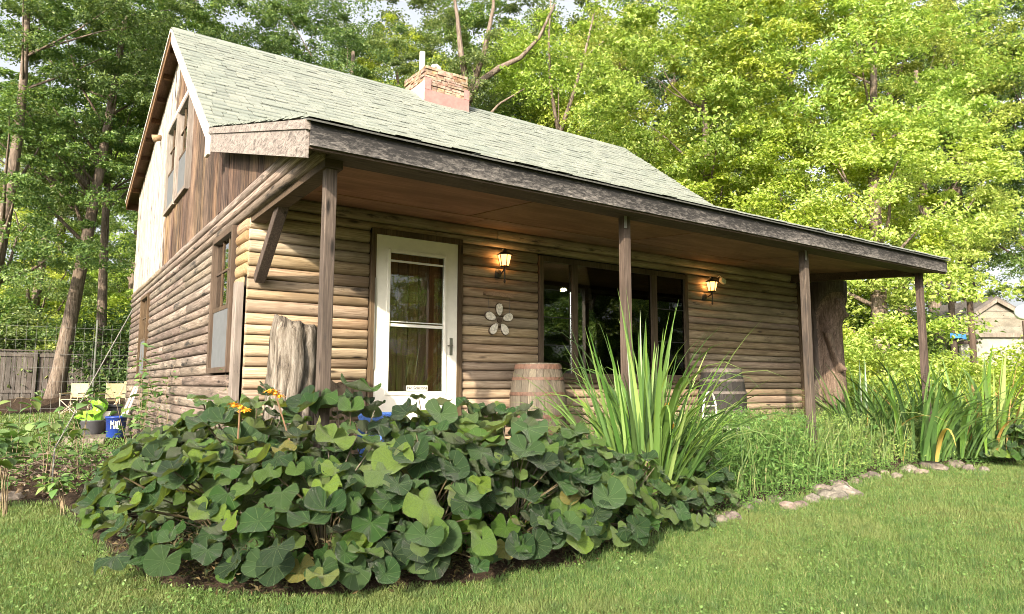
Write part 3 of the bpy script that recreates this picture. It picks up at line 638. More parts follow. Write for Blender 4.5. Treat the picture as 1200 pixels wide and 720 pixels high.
#@@TREES
tree(gat(64, 22), side(64, 122, 22), 13.5, .25, [('b', .80, -1.5, 0, .85), ('c', .62, -2.2, .8, .75), ('b', 1.05, 1, 1, 1.0)], 'thick grey trunk leaning right beside the wire fence, tallest tree left of the cabin', limbs=6, bend=.15)
tree(gat(117, 23.5), side(117, 104, 23), 12, .19, [('c', .75, .6, .6, .8), ('b', 1.0, 0, 0, .9)], 'slender straight dark trunk just right of the thick leaning trunk', limbs=5, bend=.1)
tree(gat(28, 26), side(28, 45, 26), 12, .2, [('b', .50, 0, 0, .8), ('t', .85, -1, 0, 1)], 'thin tree behind the board fence, left of the thick leaning trunk', limbs=6)
tree(gat(-30, 19), side(-30, 0, 19), 12, .25, [('b', .55, 0, 0, .9), ('c', 1.0, 1.5, 0, .9)], 'dark leafy tree cut by the left border, its crown overhanging the fence', limbs=4)
tree(gat(-60, 30), (1, 0), 13, .3, [('a', .42, 1, 0, 1.0), ('d', .8, 0, 0, .7)], 'sunlit tree far behind the board fence at the left border', limbs=4)
tree(gat(60, 36), (0, 0), 14, .3, [('a', .38, 0, 0, 1.1), ('d', .72, 0, 0, .9)], 'yellow-green tree seen in the gap left of the thick leaning trunk', limbs=4)
tree(gat(150, 34), (0, 0), 15, .3, [('a', .3, 0, 0, 1.1), ('b', .62, 1, 0, 1.2), ('d', .95, 0, 0, 1.1)], 'sunny tree glimpsed between the slender trunk and the white gable', limbs=4)
tree(gat(210, 27), side(210, 225, 27), 14, .26, [('b', .72, 0, 0, 1.0), ('c', 1.0, -1, 0, 1.0)], 'green tree standing behind the cabin above the roof peak', limbs=5)
tree(gat(300, 30), (0.5, 0), 16, .3, [('a', .66, 0, 0, 1.0), ('b', .95, 1, 0, 1.2)], 'leafy tree rising behind the left part of the roof ridge', limbs=6)
tree(gat(400, 28), (0.3, .5), 15, .28, [('b', .62, 0, 0, .9), ('b', .92, -1, 1, 1.1)], 'dark green tree behind the ridge left of the chimney', limbs=6)
tree(gat(470, 33), (-.6, 0), 16, .26, [('c', .62, 0, 0, .8), ('a', .92, 0, 0, 1.0)], 'tree with a bare lower trunk just left of the chimney', limbs=6)
# forked tree right of the chimney: two uprights and a long arm curving to the right
dpt = 21; b0 = gat(549, dpt)
def rel(px, py, d=dpt): p = at(px, py, d); return (p.x-b0[0], p.y-b0[1], p.z-(gz(*b0)-.05))
tree(b0, side(549, 543, dpt), 9.6, .24, [('c', 1.08, -1.0, 0, .66), ('t', 1.0, 2.6, 1.0, 1.1), ('t', .86, 3.6, 1.4, .9)], 'forked grey tree just right of the chimney with a long arm curving right', limbs=3, bend=.05,
     forks=[([rel(549, 118), rel(560, 98), rel(585, 80), rel(610, 68), rel(632, 44), rel(650, 5)], .13), ([rel(547, 100), rel(540, 60), rel(536, 20), rel(528, -30)], .12), ([rel(547, 120), rel(568, 60), rel(578, 10), rel(580, -40)], .11), ([rel(560, 150), rel(585, 122), rel(615, 104)], .06)])
b0 = gat(655, 22); dpt = 22
tree(b0, side(655, 655, 22), 7.4, .15, [('t', 1.05, -1.2, 1.2, 1.3), ('t', .95, 1.8, -.6, 1.1), ('s', 1.25, 1.0, 0, 1.1), ('s', 1.5, -.6, 0, 1.2)], 'pale bare Y-shaped tree behind the middle of the roof ridge', limbs=0, bend=.03,
     forks=[([rel(655, 160, 22), rel(645, 100, 22), rel(643, 50, 22), rel(646, -10, 22)], .07), ([rel(655, 160, 22), rel(672, 110, 22), rel(686, 60, 22), rel(700, 0, 22)], .085), ([rel(655, 150, 22), rel(654, 95, 22)], .03), ([rel(682, 70, 22), rel(712, 45, 22), rel(740, 44, 22)], .04)])
for i, (px, dep, h, kk, lab) in enumerate((
    (520, 36, 19, 'bb', 'far tree filling the sky directly behind the chimney'),
    (600, 34, 17, 'cb', 'yellowing tree between the forked tree and the bare Y-shaped tree'),
    (690, 30, 15, 'bc', 'dark green tree behind the bare Y-shaped tree'),
    (745, 24, 13, 'ds', 'bushy light green tree over the right end of the ridge'),
    (800, 27, 15, 'cb', 'tall tree behind the right end of the roof ridge'),
    (850, 18, 9.5, 'da', 'sunlit maple with drooping sprays right of the roof gable'),
    (905, 26, 15, 'bc', 'shaded tree beyond the sunlit maple, against bright sky'),
    (960, 19, 11, 'aa', 'bright yellow-green tree above the right end of the porch'),
    (1030, 17, 10, 'dd', 'bright maple rising behind the end post of the porch'),
    (1060, 26, 17, 'cb', 'tall trunked tree high above the porch corner'),
    (1105, 24, 12, 'ad', 'glowing maple rising just left of the shed'),
    (1150, 27, 16, 'bc', 'tall tree rising behind the shed'),
    (1235, 24, 12, 'bc', 'dark tree at the right border above the shed'),
    (1260, 28, 17, 'bb', 'tall tree in the top right corner'),
    (340, 44, 19, 'ab', 'distant tree between the roof peak and the chimney'),
    (860, 42, 20, 'bb', 'distant tall tree behind the sunlit maple'),
    (1120, 42, 21, 'bc', 'distant tall tree behind the shed trees'))):
    s = 1.0 if dep < 30 else 1.35
    tree(gat(px, dep), side(px, px+rnd.uniform(-25, 25), dep), h, .13+h*.011, [(kk[0], .62 if dep > 20 else .5, rnd.uniform(-.8, .8), 0, s*.95), (kk[1], .97 if dep > 20 else .93, rnd.uniform(-.8, .8), 0, s*1.0)]+([(kk[0], .3, 1, 0, s)] if dep > 33 else []), lab, limbs=5 if dep < 30 else 3)
# trees on the photographer's side, seen mirrored in the panes
for x, y, h, kk in ((17, -15, 12, 'ba'), (24, -9, 13, 'cb'), (12, -20, 12, 'bd'), (30, -20, 14, 'bb'), (20, -28, 15, 'bc'), (21, -17, 11, 'cc'), (15, -19, 10, 'bb'), (27, -14, 12, 'bc'), (33, -12, 13, 'bb')):
    tree((x, y), (0, 0), h, .28, [(kk[0], .22, 0, 0, 1.1), (kk[0], .50, 0, 0, 1.1), (kk[1], .85, 0, 0, 1.1)], 'tree across the lawn, mirrored in the dark window panes', group='trees across the lawn from the porch', limbs=2)
# understorey shrubs
def shrub(base, key, s, label, group='shrubs at the wood edge', zf=1.0, zc_=.9):
    S_ = empty('shrub', (base[0], base[1], gz(*base)), label=label, cat='shrub', group=group); q = random.Random(int(base[0]*53+base[1]*7))
    me, lim, rz = CR[key]
    st = MB()
    for k in range(6): a = q.uniform(0, 6.28); st.tube([(0, 0, 0), (math.cos(a)*.3*s, math.sin(a)*.3*s, .7*s), (math.cos(a)*.9*s, math.sin(a)*.9*s, 1.4*s)], [.035, .025, .01], 5)
    st.build('stems', M['bark'], S_); put('crown', me, S_, (0, 0, rz*s*zc_*.8), (0, 0, q.uniform(0, 6)), (s, s, s*zf)); return S_
for i, (px, dep, key, s, lab) in enumerate((
    (985, 15, 's', 1.0, 'bright bush behind the carved bear'), (1040, 14, 's', 1.0, 'bright bush just behind the end post'),
    (1085, 13.5, 's', .7, 'low sunlit bush left of the shed posts'), (1190, 12.5, 's', .62, 'overexposed yellow bush at the right border'),
    (1145, 13.5, 's', .38, 'low yellow bush in front of the shed base'), (1015, 20, 't', 1.5, 'dark green bush deep behind the porch opening'),
    (960, 22, 't', 1.6, 'dense bush behind the porch corner'), (1262, 15, 's', 1.0, 'yellow-green bush right of the shed'),
    (1010, 21, 's', 1.2, 'tall sunny bush deep behind the end post'),
    (20, 25, 't', 1.3, 'dark bush behind the board fence at the far left'), (95, 26, 's', 1.2, 'pale bush showing between the two trunks'),
    (145, 24, 't', 1.3, 'bush behind the yard beside the cabin corner'), (-20, 25, 't', 1.5, 'dark bush at the left border'), (60, 27, 't', 1.4, 'bush rising over the board fence by the thick trunk'),
    (130, 29, 's', 1.8, 'tall pale bush beyond the slender trunk'), (0, 32, 's', 2.0, 'large bright bush far beyond the board fence'), (75, 33, 's', 2.0, 'large bush filling the gap between trunks'))):
    shrub(gat(px, dep), key, s, lab)
fb = []
q = np.random.default_rng(5)
nfb = 60000; ang = q.uniform(-1.0, 1.0, nfb); rr = q.uniform(46, 62, nfb)
fx_, fy_ = CAM.x+(_fh.x*np.cos(ang)+_r.x*np.sin(ang))*rr, CAM.y+(_fh.y*np.cos(ang)+_r.y*np.sin(ang))*rr
zt_ = (5+2*np.sin(ang*9)+1.5*np.sin(ang*23+1)); fz_ = .6+q.uniform(0, 1, nfb)**1.1*zt_
put('far_woods', npmesh('far_woods', leafcloud(np.stack([fx_, fy_, fz_], 1), unit(q.normal(size=(nfb, 3))*.6+(0, 0, .6)), q.uniform(.35, .75, nfb), .65, .3), 3, foliage('far_leaves', [(0.05, 0.09, 0.02), (0.09, 0.14, 0.03), (0.14, 0.19, 0.05)], .6, .3, .35, False)), kind='stuff')
#@@PLANTS
# ------------------------------------------------------------ large-leaved plants
def m_lig():
    s = NT('ligularia_leaf', 0.27, 0.8); uv = s.n('UVMap').outputs[0]; xyz = s.n('SeparateXYZ', {0: uv}); u, v = xyz.outputs[0], xyz.outputs[1]   # u = angle 0..1, v = radius
    fan = s.math('ABSOLUTE', s.math('SUBTRACT', s.math('FRACT', s.math('MULTIPLY', u, 11.0)), 0.5))       # veins fanning from the stalk
    vein = s.math('MULTIPLY', s.math('LESS_THAN', fan, s.math('DIVIDE', 0.030, s.math('ADD', v, 0.10))), 1.0)
    net = s.n('TexVoronoi', {'Vector': s.n('Mapping', {0: s.n('TexCoord').outputs['Object'], 'Scale': (42, 42, 42)}).outputs[0], 'Scale': 1.0}, feature='DISTANCE_TO_EDGE').outputs[0]
    r = s.rand(); base = s.ramp(r, [(0.0, (0.024, 0.060, 0.026)), (0.35, (0.040, 0.100, 0.032)), (0.58, (0.080, 0.160, 0.040)), (0.80, (0.15, 0.235, 0.05)), (0.97, (0.24, 0.31, 0.07)), (1.0, (0.26, 0.20, 0.05))])
    nz = s.noise(s.n('TexCoord').outputs['Object'], 14, 4)
    c = s.mix(s.ramp(nz, [(0.4, (0, 0, 0)), (0.7, (0.45,)*3)]), base, (0.065, 0.115, 0.045))
    c = s.mix(s.math('MULTIPLY', vein, 0.38), c, (0.20, 0.29, 0.12))
    c = s.mix(s.ramp(net, [(0.0, (0.28,)*3), (0.10, (0, 0, 0))]), c, (0.03, 0.06, 0.02))
    back = s.n('NewGeometry').outputs['Backfacing']; c = s.mix(back, c, s.mix(0.5, c, (0.13, 0.15, 0.08)))
    s.col(s.vary(c, r, 0.03, 0.3, 0.4)); s.bump(s.math('SUBTRACT', s.math('MULTIPLY', net, 1.2), s.math('MULTIPLY', vein, 0.25)), 1.0, 0.012)
    s.translucent(0.20, s.mix(1.0, c, (2.2, 2.2, 0.6), 'MULTIPLY')); return s.m
M['lig'] = m_lig(); M['stalk'] = plain('leaf_stalk', (0.07, 0.055, 0.028), .6, noise=.3)
def lig_leaf(seed, cup, notch=.9):
    q = random.Random(seed); na, rs = 44, (0.0, .22, .5, .78, 1.0); v = []; uvs = []; f = []
    ph, ph2 = q.uniform(0, 6), q.uniform(0, 6); k = q.choice((3, 4, 5)); fld = q.uniform(.14, .32); asp = q.uniform(.92, 1.12)
    for j, r_ in enumerate(rs):
        for i in range(na+1):
            t = -PI+2*PI*i/na; at_ = PI-abs(t)
            edge_ = 1-notch*math.exp(-(at_/.21)**2)+.03*math.sin(5*t+ph)+.038*abs(math.sin(10*t+ph2))+.10*math.cos(t)
            R_ = r_*max(.08, edge_) if r_ > .3 else r_*min(1, max(.3, edge_))
            z = cup*r_*r_+fld*math.sin(k*t+ph)*r_**2+q.uniform(-.028, .028)*r_-.10*max(0, math.cos(t))*r_**3+.055*abs(math.sin(t*5.5))*r_*(1.2-.5*r_)
            v.append((R_*math.cos(t), R_*math.sin(t)*asp, z)); uvs.append((i/na, r_))
    n1 = na+1
    for j in range(len(rs)-1):
        for i in range(na): f.append((j*n1+i, (j+1)*n1+i, (j+1)*n1+i+1, j*n1+i+1))
    me = bpy.data.meshes.new('leaf'); me.from_pydata(v, [], f); me.materials.append(M['lig']); me.polygons.foreach_set('use_smooth', [True]*len(f))
    ul = me.uv_layers.new(name='UVMap'); ul.data.foreach_set('uv', [c for l in me.loops for c in uvs[l.vertex_index]]); me.update(); return me
LIG = [lig_leaf(i, c) for i, c in enumerate((.38, .15, .5, -.15, .3, .05, -.28, .4, .6, .2, -.1, .45))]
def orient(nrm, mid, loc, s):
    z = nrm.normalized(); x = (mid-z*mid.dot(z)); x = x.normalized() if x.length > 1e-4 else z.orthogonal().normalized(); y = z.cross(x)
    return Matrix(((x.x*s, y.x*s, z.x*s, loc.x), (x.y*s, y.y*s, z.y*s, loc.y), (x.z*s, y.z*s, z.z*s, loc.z), (0, 0, 0, 1)))
def soilz(x, y): return .02 if y < edge(x)+.15 else .12
def ligularia(x, y, rad, h, n, s0, s1, label, group='broad-leaved plants massed in the corner bed', seed=0, z=None):
    q = random.Random(seed+int(x*100)); P = empty('ligularia_plant', (x, y, soilz(x, y) if z is None else z), label=label, cat='plant', group=group); st = MB()
    for i in range(n):
        az = i*2.39996+q.uniform(-.3, .3); t = (i+.5)/n; th = math.acos(1-t*1.04)*1.0+q.uniform(-.08, .08); sh = q.uniform(.82, 1.05)
        d = Vector((math.cos(az), math.sin(az), 0)); c = Vector((d.x*rad*math.sin(th)*sh, d.y*rad*math.sin(th)*sh, max(.05, h*(math.cos(th)*sh-(.0 if th < 1.2 else q.uniform(0, .18))))))
        tilt = th*.64+q.uniform(-.32, .28); nr = d*math.sin(tilt)+Vector((q.uniform(-.32, .32), q.uniform(-.32, .32), math.cos(tilt)))
        mid = d*math.cos(tilt)-Vector((0, 0, math.sin(tilt)+.1))+Vector((q.uniform(-.5, .5), q.uniform(-.5, .5), 0))
        s = q.uniform(s0, s1)*(1-.15*t); o = put('leaf', q.choice(LIG), P); o.matrix_basis = orient(nr, mid, c, s)
        m_ = Vector((c.x*.35, c.y*.35, c.z*.6))
        if i % 2: st.tube([(c.x*.08, c.y*.08, 0), m_, c-nr.normalized()*.012], [.006, .005, .0035], 4, cap=False)
    for i in range(int(n*.65)):                                # inner, shaded leaves and the low skirt
        az = q.uniform(0, 6.283); low = i % 2; hh = q.uniform(.02, .2) if low else h*q.uniform(.35, .8); r_ = rad*(q.uniform(.75, 1.22) if low else q.uniform(.2, .75)*(1-hh/h*.3))
        c = Vector((math.cos(az)*r_, math.sin(az)*r_, hh)); d = Vector((math.cos(az), math.sin(az), 0)); nr = d*q.uniform(.1, 1.1)+Vector((q.uniform(-.4, .4), q.uniform(-.4, .4), .8))
        o = put('leaf', q.choice(LIG), P); o.matrix_basis = orient(nr, d-Vector((0, 0, .4)), c, q.uniform(s0, s1)*.8)
    st.build('stalks', M['stalk'], P, kind='stuff'); return P
LG = [(-.66, -.30, .36, .56, 'leftmost of the big-leaved plants, spilling over the lawn edge by the gable wall'), (-.62, -1.10, .42, .64, 'big-leaved plant bulging furthest left over the lawn, below the corner board'),
      (-.50, -1.95, .48, .66, 'big-leaved plant at the left front of the bed, under the first orange flower'), (-.12, -2.45, .48, .66, 'big-leaved plant with pale yellow-green leaves at the front of the bed'),
      (.42, -2.62, .46, .68, 'big-leaved plant at the front centre of the bed, straight below the post'), (.98, -2.68, .44, .66, 'dark big-leaved plant in the front of the bed below the storm door'),
      (1.50, -2.70, .38, .56, 'big-leaved plant with the lowest round leaves, front right of the mound'), (-.30, -.55, .48, .84, 'big-leaved plant against the gable corner below the sash window'),
      (-.22, -1.35, .52, .90, 'tall big-leaved plant in front of the corner board and the bark stump'), (.18, -1.98, .50, .90, 'big-leaved plant in front of the weathered stump and corner post'),
      (.72, -2.12, .46, .86, 'big-leaved plant at the crest of the mound below the door handle side'), (1.22, -2.22, .42, .78, 'big-leaved plant on the crest beneath the No Soliciting notice'),
      (1.72, -2.30, .38, .64, 'big-leaved plant in front of the pale barrel'), (2.12, -2.55, .30, .42, 'smaller big-leaved plant between the mound and the sword-leaved clump'),
      (2.62, -2.50, .26, .34, 'small dark leafy plant at the foot of the sword-leaved clump'), (2.98, -2.35, .28, .46, 'loose big-leaved plant just right of the sword-leaved clump')]
flo = {}
def flower(parent, x, y, h, base=(0, 0)):
    mb = MB()
    if 'p' not in flo:
        m = MB()
        for k in range(13):
            a = 2*PI*k/13; c, s_ = math.cos(a), math.sin(a); m.quadgrid([[(c*.006-s_*w_, s_*.006+c*w_, 0) for w_ in (-.004, .004)], [(c*.022-s_*w_, s_*.022+c*w_, .006+.004*(k % 3)) for w_ in (-.006, .006)], [(c*.042-s_*w_, s_*.042+c*w_, -.002+.006*(k % 2)) for w_ in (-.002, .002)]], False, False)
        m.lathe([(.001, -.012), (.012, -.008), (.013, .006), (.004, .012)], n=8); flo['p'] = m.mesh('flower', plain('orange_petal', (.75, .32, .02), .5, noise=.2))
    st = MB().tube([(base[0], base[1], .1), (x*.6+base[0]*.4, y*.6+base[1]*.4, h*.6), (x, y, h)], .005, 5).build('flower_stem', plain('flower_stem', (.15, .09, .05), .6) if 'flower_stem' not in bpy.data.materials else bpy.data.materials['flower_stem'], parent)
    for dx, dy, dz in ((0, 0, 0), (.03, .02, -.02), (-.03, .015, .01)): put('flower', flo['p'], parent, (x+dx, y+dy, h+dz), (rnd.uniform(-.4, .4), rnd.uniform(-.4, .4), rnd.uniform(0, 6)))
for i, (x, y, rad, h, lab) in enumerate(LG):
    big = i < 13; P = ligularia(x-(.05 if x < -.6 else 0), y-(.10 if y < -1.9 else 0), rad*(1.12 if y < -1.9 or x < -.6 else 1), h, 96 if i < 7 else (76 if big else 34), .05 if big else .05, .118 if big else .09, lab, seed=i*7)
    if i == 2: flower(P, -.02, -.15, .80)
    if i == 9: flower(P, -.50, -.10, .88, (-.2, -.1))
    if i == 12: flower(P, .9, -.2, .78, (.5, -.1)); flower(P, .93, -.15, .62, (.5, -.1))
for i, (px, dep, rad, h, lab) in enumerate(((1118, 9.7, .36, .48, 'leftmost of the small-leaved rounded plants in the right bed'), (1152, 9.5, .38, .5, 'rounded leafy plant with reddish leaves in the right bed'), (1188, 9.3, .38, .52, 'rounded leafy plant at the right border of the photograph'), (1215, 9.9, .4, .5, 'rounded leafy plant cut by the right border'))):
    gx_, gy_ = gat(px, dep); ligularia(gx_, gy_, rad, h, 40, .06, .11, lab, 'broad-leaved plants in the right bed', seed=100+i, z=.12)

# ------------------------------------------------------------ sword-leaved clumps
M['blade'] = foliage('sword_leaf', [(0.06, 0.13, 0.028), (0.10, 0.19, 0.04), (0.17, 0.26, 0.06), (0.28, 0.33, 0.10)], .45, .4, .3, True, isl=0)
M['blade_dry'] = foliage('dry_blade', [(0.30, 0.20, 0.08), (0.40, 0.27, 0.10)], .6, .3, .3, True, isl=0)
def blade_mesh(i, mat):
    q = random.Random(i); L = 1.0; w_ = q.uniform(.011, .019); bend = (.08, .2, .38, .6, .95, 1.35, 1.8)[i % 7]; rows = []; p = Vector((0, 0, 0)); ang = 0.0; n = 9
    for k in range(n+1):
        t = k/n; ww = w_*min(1, .55+t*2)*(1-t**2.6) if k < n else .0004
        fwd = Vector((math.sin(ang), 0, math.cos(ang))); up = Vector((math.cos(ang), 0, -math.sin(ang)))
        rows.append([p+Vector((0, -ww, 0)), p+up*(-ww*.45), p+Vector((0, ww, 0))]); p = p+fwd*(L/n); ang += bend*(.3+1.9*t*t)/n*2.0
    return MB().quadgrid(rows, False, False).mesh('blade', mat, True)
BL = [blade_mesh(i, M['blade']) for i in range(21)]; BD = [blade_mesh(i+4, M['blade_dry']) for i in range(7)]
BK_ = [blade_mesh(i, foliage('dark_sword_leaf', [(0.03, 0.08, 0.02), (0.055, 0.12, 0.03), (0.09, 0.165, 0.04), (0.14, 0.21, 0.05)], .4, .5, .25, True, isl=0) if i == 0 else bpy.data.materials['dark_sword_leaf']) for i in range(14)]
def clump(x, y, n, rad, l0, l1, spread, label, z=.12, wide=1.0, seed=1, dry=.06, dark=0, group='sword-leaved clumps in the porch beds'):
    q = random.Random(seed); P = empty('sword_leaved_clump', (x, y, z), label=label, cat='plant', group=group)
    for i in range(n):
        a = q.uniform(0, 2*PI); r_ = rad*q.random()**.5; L = q.uniform(l0, l1); tl = spread*(r_/rad)**1.3*q.uniform(.4, 1.45)+q.uniform(-.06, .06); L *= 1-.25*min(1, tl)
        az = a+q.uniform(-.5, .5); b = q.choice(BD) if q.random() < dry else (q.choice(BK_) if q.random() < dark else q.choice(BL))
        m_ = Matrix.Translation((math.cos(a)*r_, math.sin(a)*r_, 0)) @ Matrix.Rotation(az, 4, 'Z') @ Matrix.Rotation(tl, 4, 'Y') @ Matrix.Rotation(q.uniform(-.5, .5), 4, 'Z') @ Matrix.Diagonal((L*wide, L*wide, L, 1))
        put('blade', b, P).matrix_basis = m_
    return P
cl = clump(2.58, -2.30, 215, .28, .8, 1.80, .62, 'huge arching sword-leaved clump in front of the middle post', wide=.92, seed=3, dark=.4, dry=.025)
for px, dep, n, l0, l1, lab in ((1012, 9.4, 48, .7, 1.25, 'dark sword-leaved clump leaning beside the carved bear'), (1066, 9.0, 44, .8, 1.3, 'dense sword-leaved clump in front of the end post'), (1104, 9.4, 44, .8, 1.25, 'sword-leaved clump between the end post and the pale upright one'), (1146, 9.5, 42, .9, 1.35, 'pale upright sword-leaved clump nearest the right border')):
    gx_, gy_ = gat(px, dep); clump(gx_, gy_, int(n*2.0), .36, l0*1.05, l1*1.16, .42 if px != 1146 else .16, lab, dark=.85 if px != 1146 else .15, wide=1.5, seed=px, dry=.04 if px != 1146 else .1)
clump(*gat(872, 7.9), 34, .3, .25, .6, .7, 'short tuft of mixed green and straw blades below the dark barrel', wide=1.0, seed=9, dry=.5)
clump(*gat(800, 6.3), 40, .25, .35, .75, 1.1, 'low sprawling tuft of yellowing blades right of the huge clump', wide=.8, seed=19, dry=.45)
clump(*gat(1040, 9.0), 30, .3, .4, .75, .35, 'thin upright grass tuft above the flat edging rocks', wide=.7, seed=29, dry=.05)
for px, dep, h, sp, ns, nl, ls, lab in ((905, 7.9, .62, .3, 7, 15, .075, 'leafy green weed standing before the dark wall end'), (985, 8.0, .5, .3, 7, 15, .07, 'broad-leaved weed above the rock pile'), (868, 7.0, .5, .32, 7, 15, .08, 'bushy weed just right of the yellowing blades'), (945, 7.6, .45, .3, 6, 14, .06, 'low leafy weed at the foot of the third post'), (1022, 8.6, .5, .3, 6, 14, .065, 'leafy weed left of the upright grass tuft')):
    WD_ = (px, dep, h, sp, ns, nl, ls, lab); WEEDS = globals().setdefault('WEEDS', []); WEEDS.append(WD_)
clump(*gat(915, 8.6), 26, .25, .35, .7, .5, 'tuft with brown seed stalks before the third post', wide=.6, seed=39, dry=.6)

# ------------------------------------------------------------ weeds (nobody could count them)
def weeds(name, pts, nleaf, h0, h1, size, mat, feather=.10):
    pts = np.asarray(pts); n = len(pts); c = np.repeat(pts, nleaf, 0); m_ = len(c); hh = np.repeat(NP.uniform(h0, h1, n), nleaf); t = NP.uniform(.1, 1, m_)
    lean = np.repeat(NP.normal(size=(n, 2))*.22, nleaf, 0); c = c.astype(float); c[:, 2] += hh*t; c[:, :2] += lean*(hh*t)[:, None]+NP.normal(size=(m_, 2))*feather*(1.1-t)[:, None]
    return put(name, npmesh(name, leafcloud(c, unit(NP.normal(size=(m_, 3))*.6+(0, 0, .8)), NP.uniform(.6, 1.3, m_)*size, .38, .3), 3, mat), kind='stuff')
M['weed'] = foliage('weed_leaf', [(0.06, 0.13, 0.03), (0.09, 0.18, 0.04), (0.14, 0.24, 0.06)], .6, .3, .3, False)
M['weed2'] = foliage('pale_weed', [(0.12, 0.20, 0.04), (0.18, 0.27, 0.07), (0.24, 0.30, 0.10)], .6, .3, .3, False)
def scat(n, x0, x1, d0, d1, zz=.1): 
    x = NP.uniform(x0, x1, n); y = np.interp(x, ex, ey)+NP.uniform(d0, d1, n); return np.stack([x, y, np.full(n, zz)], 1)
weeds('fine_weeds', scat(700, 3.0, 6.6, .12, 1.5), 34, .15, .5, .034, M['weed']); weeds('fine_weeds', scat(340, 2.9, 5.6, .2, 1.3), 60, .35, .72, .05, M['weed'], .2)
weeds('pale_weeds', scat(800, 5.0, 9.4, .15, 2.0), 30, .15, .5, .036, M['weed2']); weeds('pale_weeds', scat(200, 5.6, 8.4, .2, 1.6), 60, .35, .66, .05, M['weed2'], .22)
weeds('edge_weeds', scat(500, 2.6, 12, .02, .3, .03), 18, .05, .2, .028, M['weed'], .06)
weeds('under_plant_leaves', scat(800, -1.0, 3.2, .1, .9, .02), 18, .02, .3, .035, foliage('shade_leaf', [(0.02, 0.035, 0.012), (0.05, 0.045, 0.02), (0.10, 0.07, 0.03)], .7, .2, .2, False), .12)
weeds('far_bed_weeds', scat(900, 9.5, 15, .3, 4.5), 26, .2, .8, .05, M['weed2'])
def tallgrass(n, xr, dr, h0, h1, name='tall_grass', zz=.08, wd=.004, pts=None):
    p = scat(n, *xr, *dr, zz) if pts is None else pts; h = NP.uniform(h0, h1, n); az = NP.uniform(0, 2*PI, n); d = np.stack([np.cos(az), np.sin(az), 0*az], 1)*wd; l = NP.normal(size=(n, 3))*(h*.22)[:, None]; l[:, 2] = 0; up = np.stack([0*h, 0*h, h], 1)
    m1 = p+up*.4+l*.25; m2 = p+up*.78+l*.9; tp = p+up*.92+l*1.9
    v = np.stack([p-d, p+d, m1+d, p-d, m1+d, m1-d, m1-d, m1+d, m2+d*.7, m1-d, m2+d*.7, m2-d*.7, m2-d*.7, m2+d*.7, tp], 1).reshape(-1, 3)
    put(name, npmesh(name, v, 3, M['grass']), kind='stuff')
tallgrass(4200, (3.4, 9.6), (.12, 1.8), .15, .85, wd=.005)
tallgrass(2600, (9.6, 15), (.2, 4), .2, .7, 'far_tall_grass')

# ------------------------------------------------------------ stones edging the bed
def rock(x, y, s, label, flat=.6, seed=0, group='stones edging the porch bed', z=None):
    q = random.Random(seed); me = MB(); n = 9; rows = []
    for j in range(6):
        a = PI*j/5-PI/2; rows.append([(math.cos(a)*math.cos(2*PI*k/n)*(1+q.uniform(-.18, .18)), math.cos(a)*math.sin(2*PI*k/n)*(.75+q.uniform(-.15, .15)), math.sin(a)*flat*(1+q.uniform(-.2, .2))) for k in range(n)])
    return me.quadgrid(rows, True, False).build('rock', M['stone'], smooth=False, loc=(x, y, (gz(x, y)+s*flat*.35) if z is None else z), rot=(q.uniform(-.2, .2), q.uniform(-.2, .2), q.uniform(0, 6)), scale=(s, s, s), label=label, cat='rock', group=group)
RK = [(815, 598, .11, 'round grey rock at the edge of the lawn, below the drooping blades'), (806, 606, .07, 'small dark rock beside the round grey rock'), (868, 590, .08, 'brown rock half hidden below the straw blades'), (880, 585, .07, 'small rock in the weeds near the straw blades'), (902, 583, .09, 'low rock under the fine weeds'),
      (958, 573, .13, 'dark rock at the left end of the pile'), (972, 566, .14, 'upper dark rock of the pile'), (985, 573, .16, 'long pale rock sloping to the lawn'), (970, 578, .13, 'lowest rock of the pile'), (1003, 557, .10, 'rock leaning at the right of the pile'), (1016, 556, .10, 'pale rock beside the leaning one'), (1028, 552, .08, 'small rock just right of the pile'), (995, 562, .08, 'little rock wedged in the pile'),
      (838, 603, .06, 'pebble-sized stone right of the round grey rock'), (852, 600, .07, 'smooth small stone between the round grey rock and the brown rock'), (918, 589, .07, 'small stone right of the low rock under the fine weeds'), (932, 587, .06, 'tiny stone halfway to the rock pile'), (945, 581, .08, 'stone just left of the rock pile'),
      (1044, 555, .07, 'little stone left of the flat tan rock'), (1072, 551, .07, 'little stone between the flat tan rock and the large slab'), (1128, 547, .09, 'stone at the foot of the rounded leafy plants'), (1146, 548, .07, 'last small stone before the right border'),
      (1059, 549, .12, 'flat tan rock between the pile and the big slab'), (1086, 546, .20, 'largest flat slab of rock at the lawn edge'), (1110, 543, .15, 'flat rock right of the large slab'), (1096, 536, .10, 'upper rock behind the large slab'), (1040, 541, .10, 'buried rock above the small ones'),
      (22, 580, .14, 'reddish rock at the left edge of the mulch bed'), (98, 583, .09, 'small pale rock in the mulch by the lawn'), (80, 577, .10, 'grey rock in the mulch bed'), (116, 573, .10, 'rock beside the leftmost big leaves')]
for i, (px, py, s, lab) in enumerate(RK):
    d = (CAM.z-.03)/((py-452+ (px-600)*-.003)/FPX) if py > 460 else 10; p = at(px, 452, d); rock(p.x, p.y, s*1.25, lab, .5 if s < .14 else .36, 50+i, z=.015)

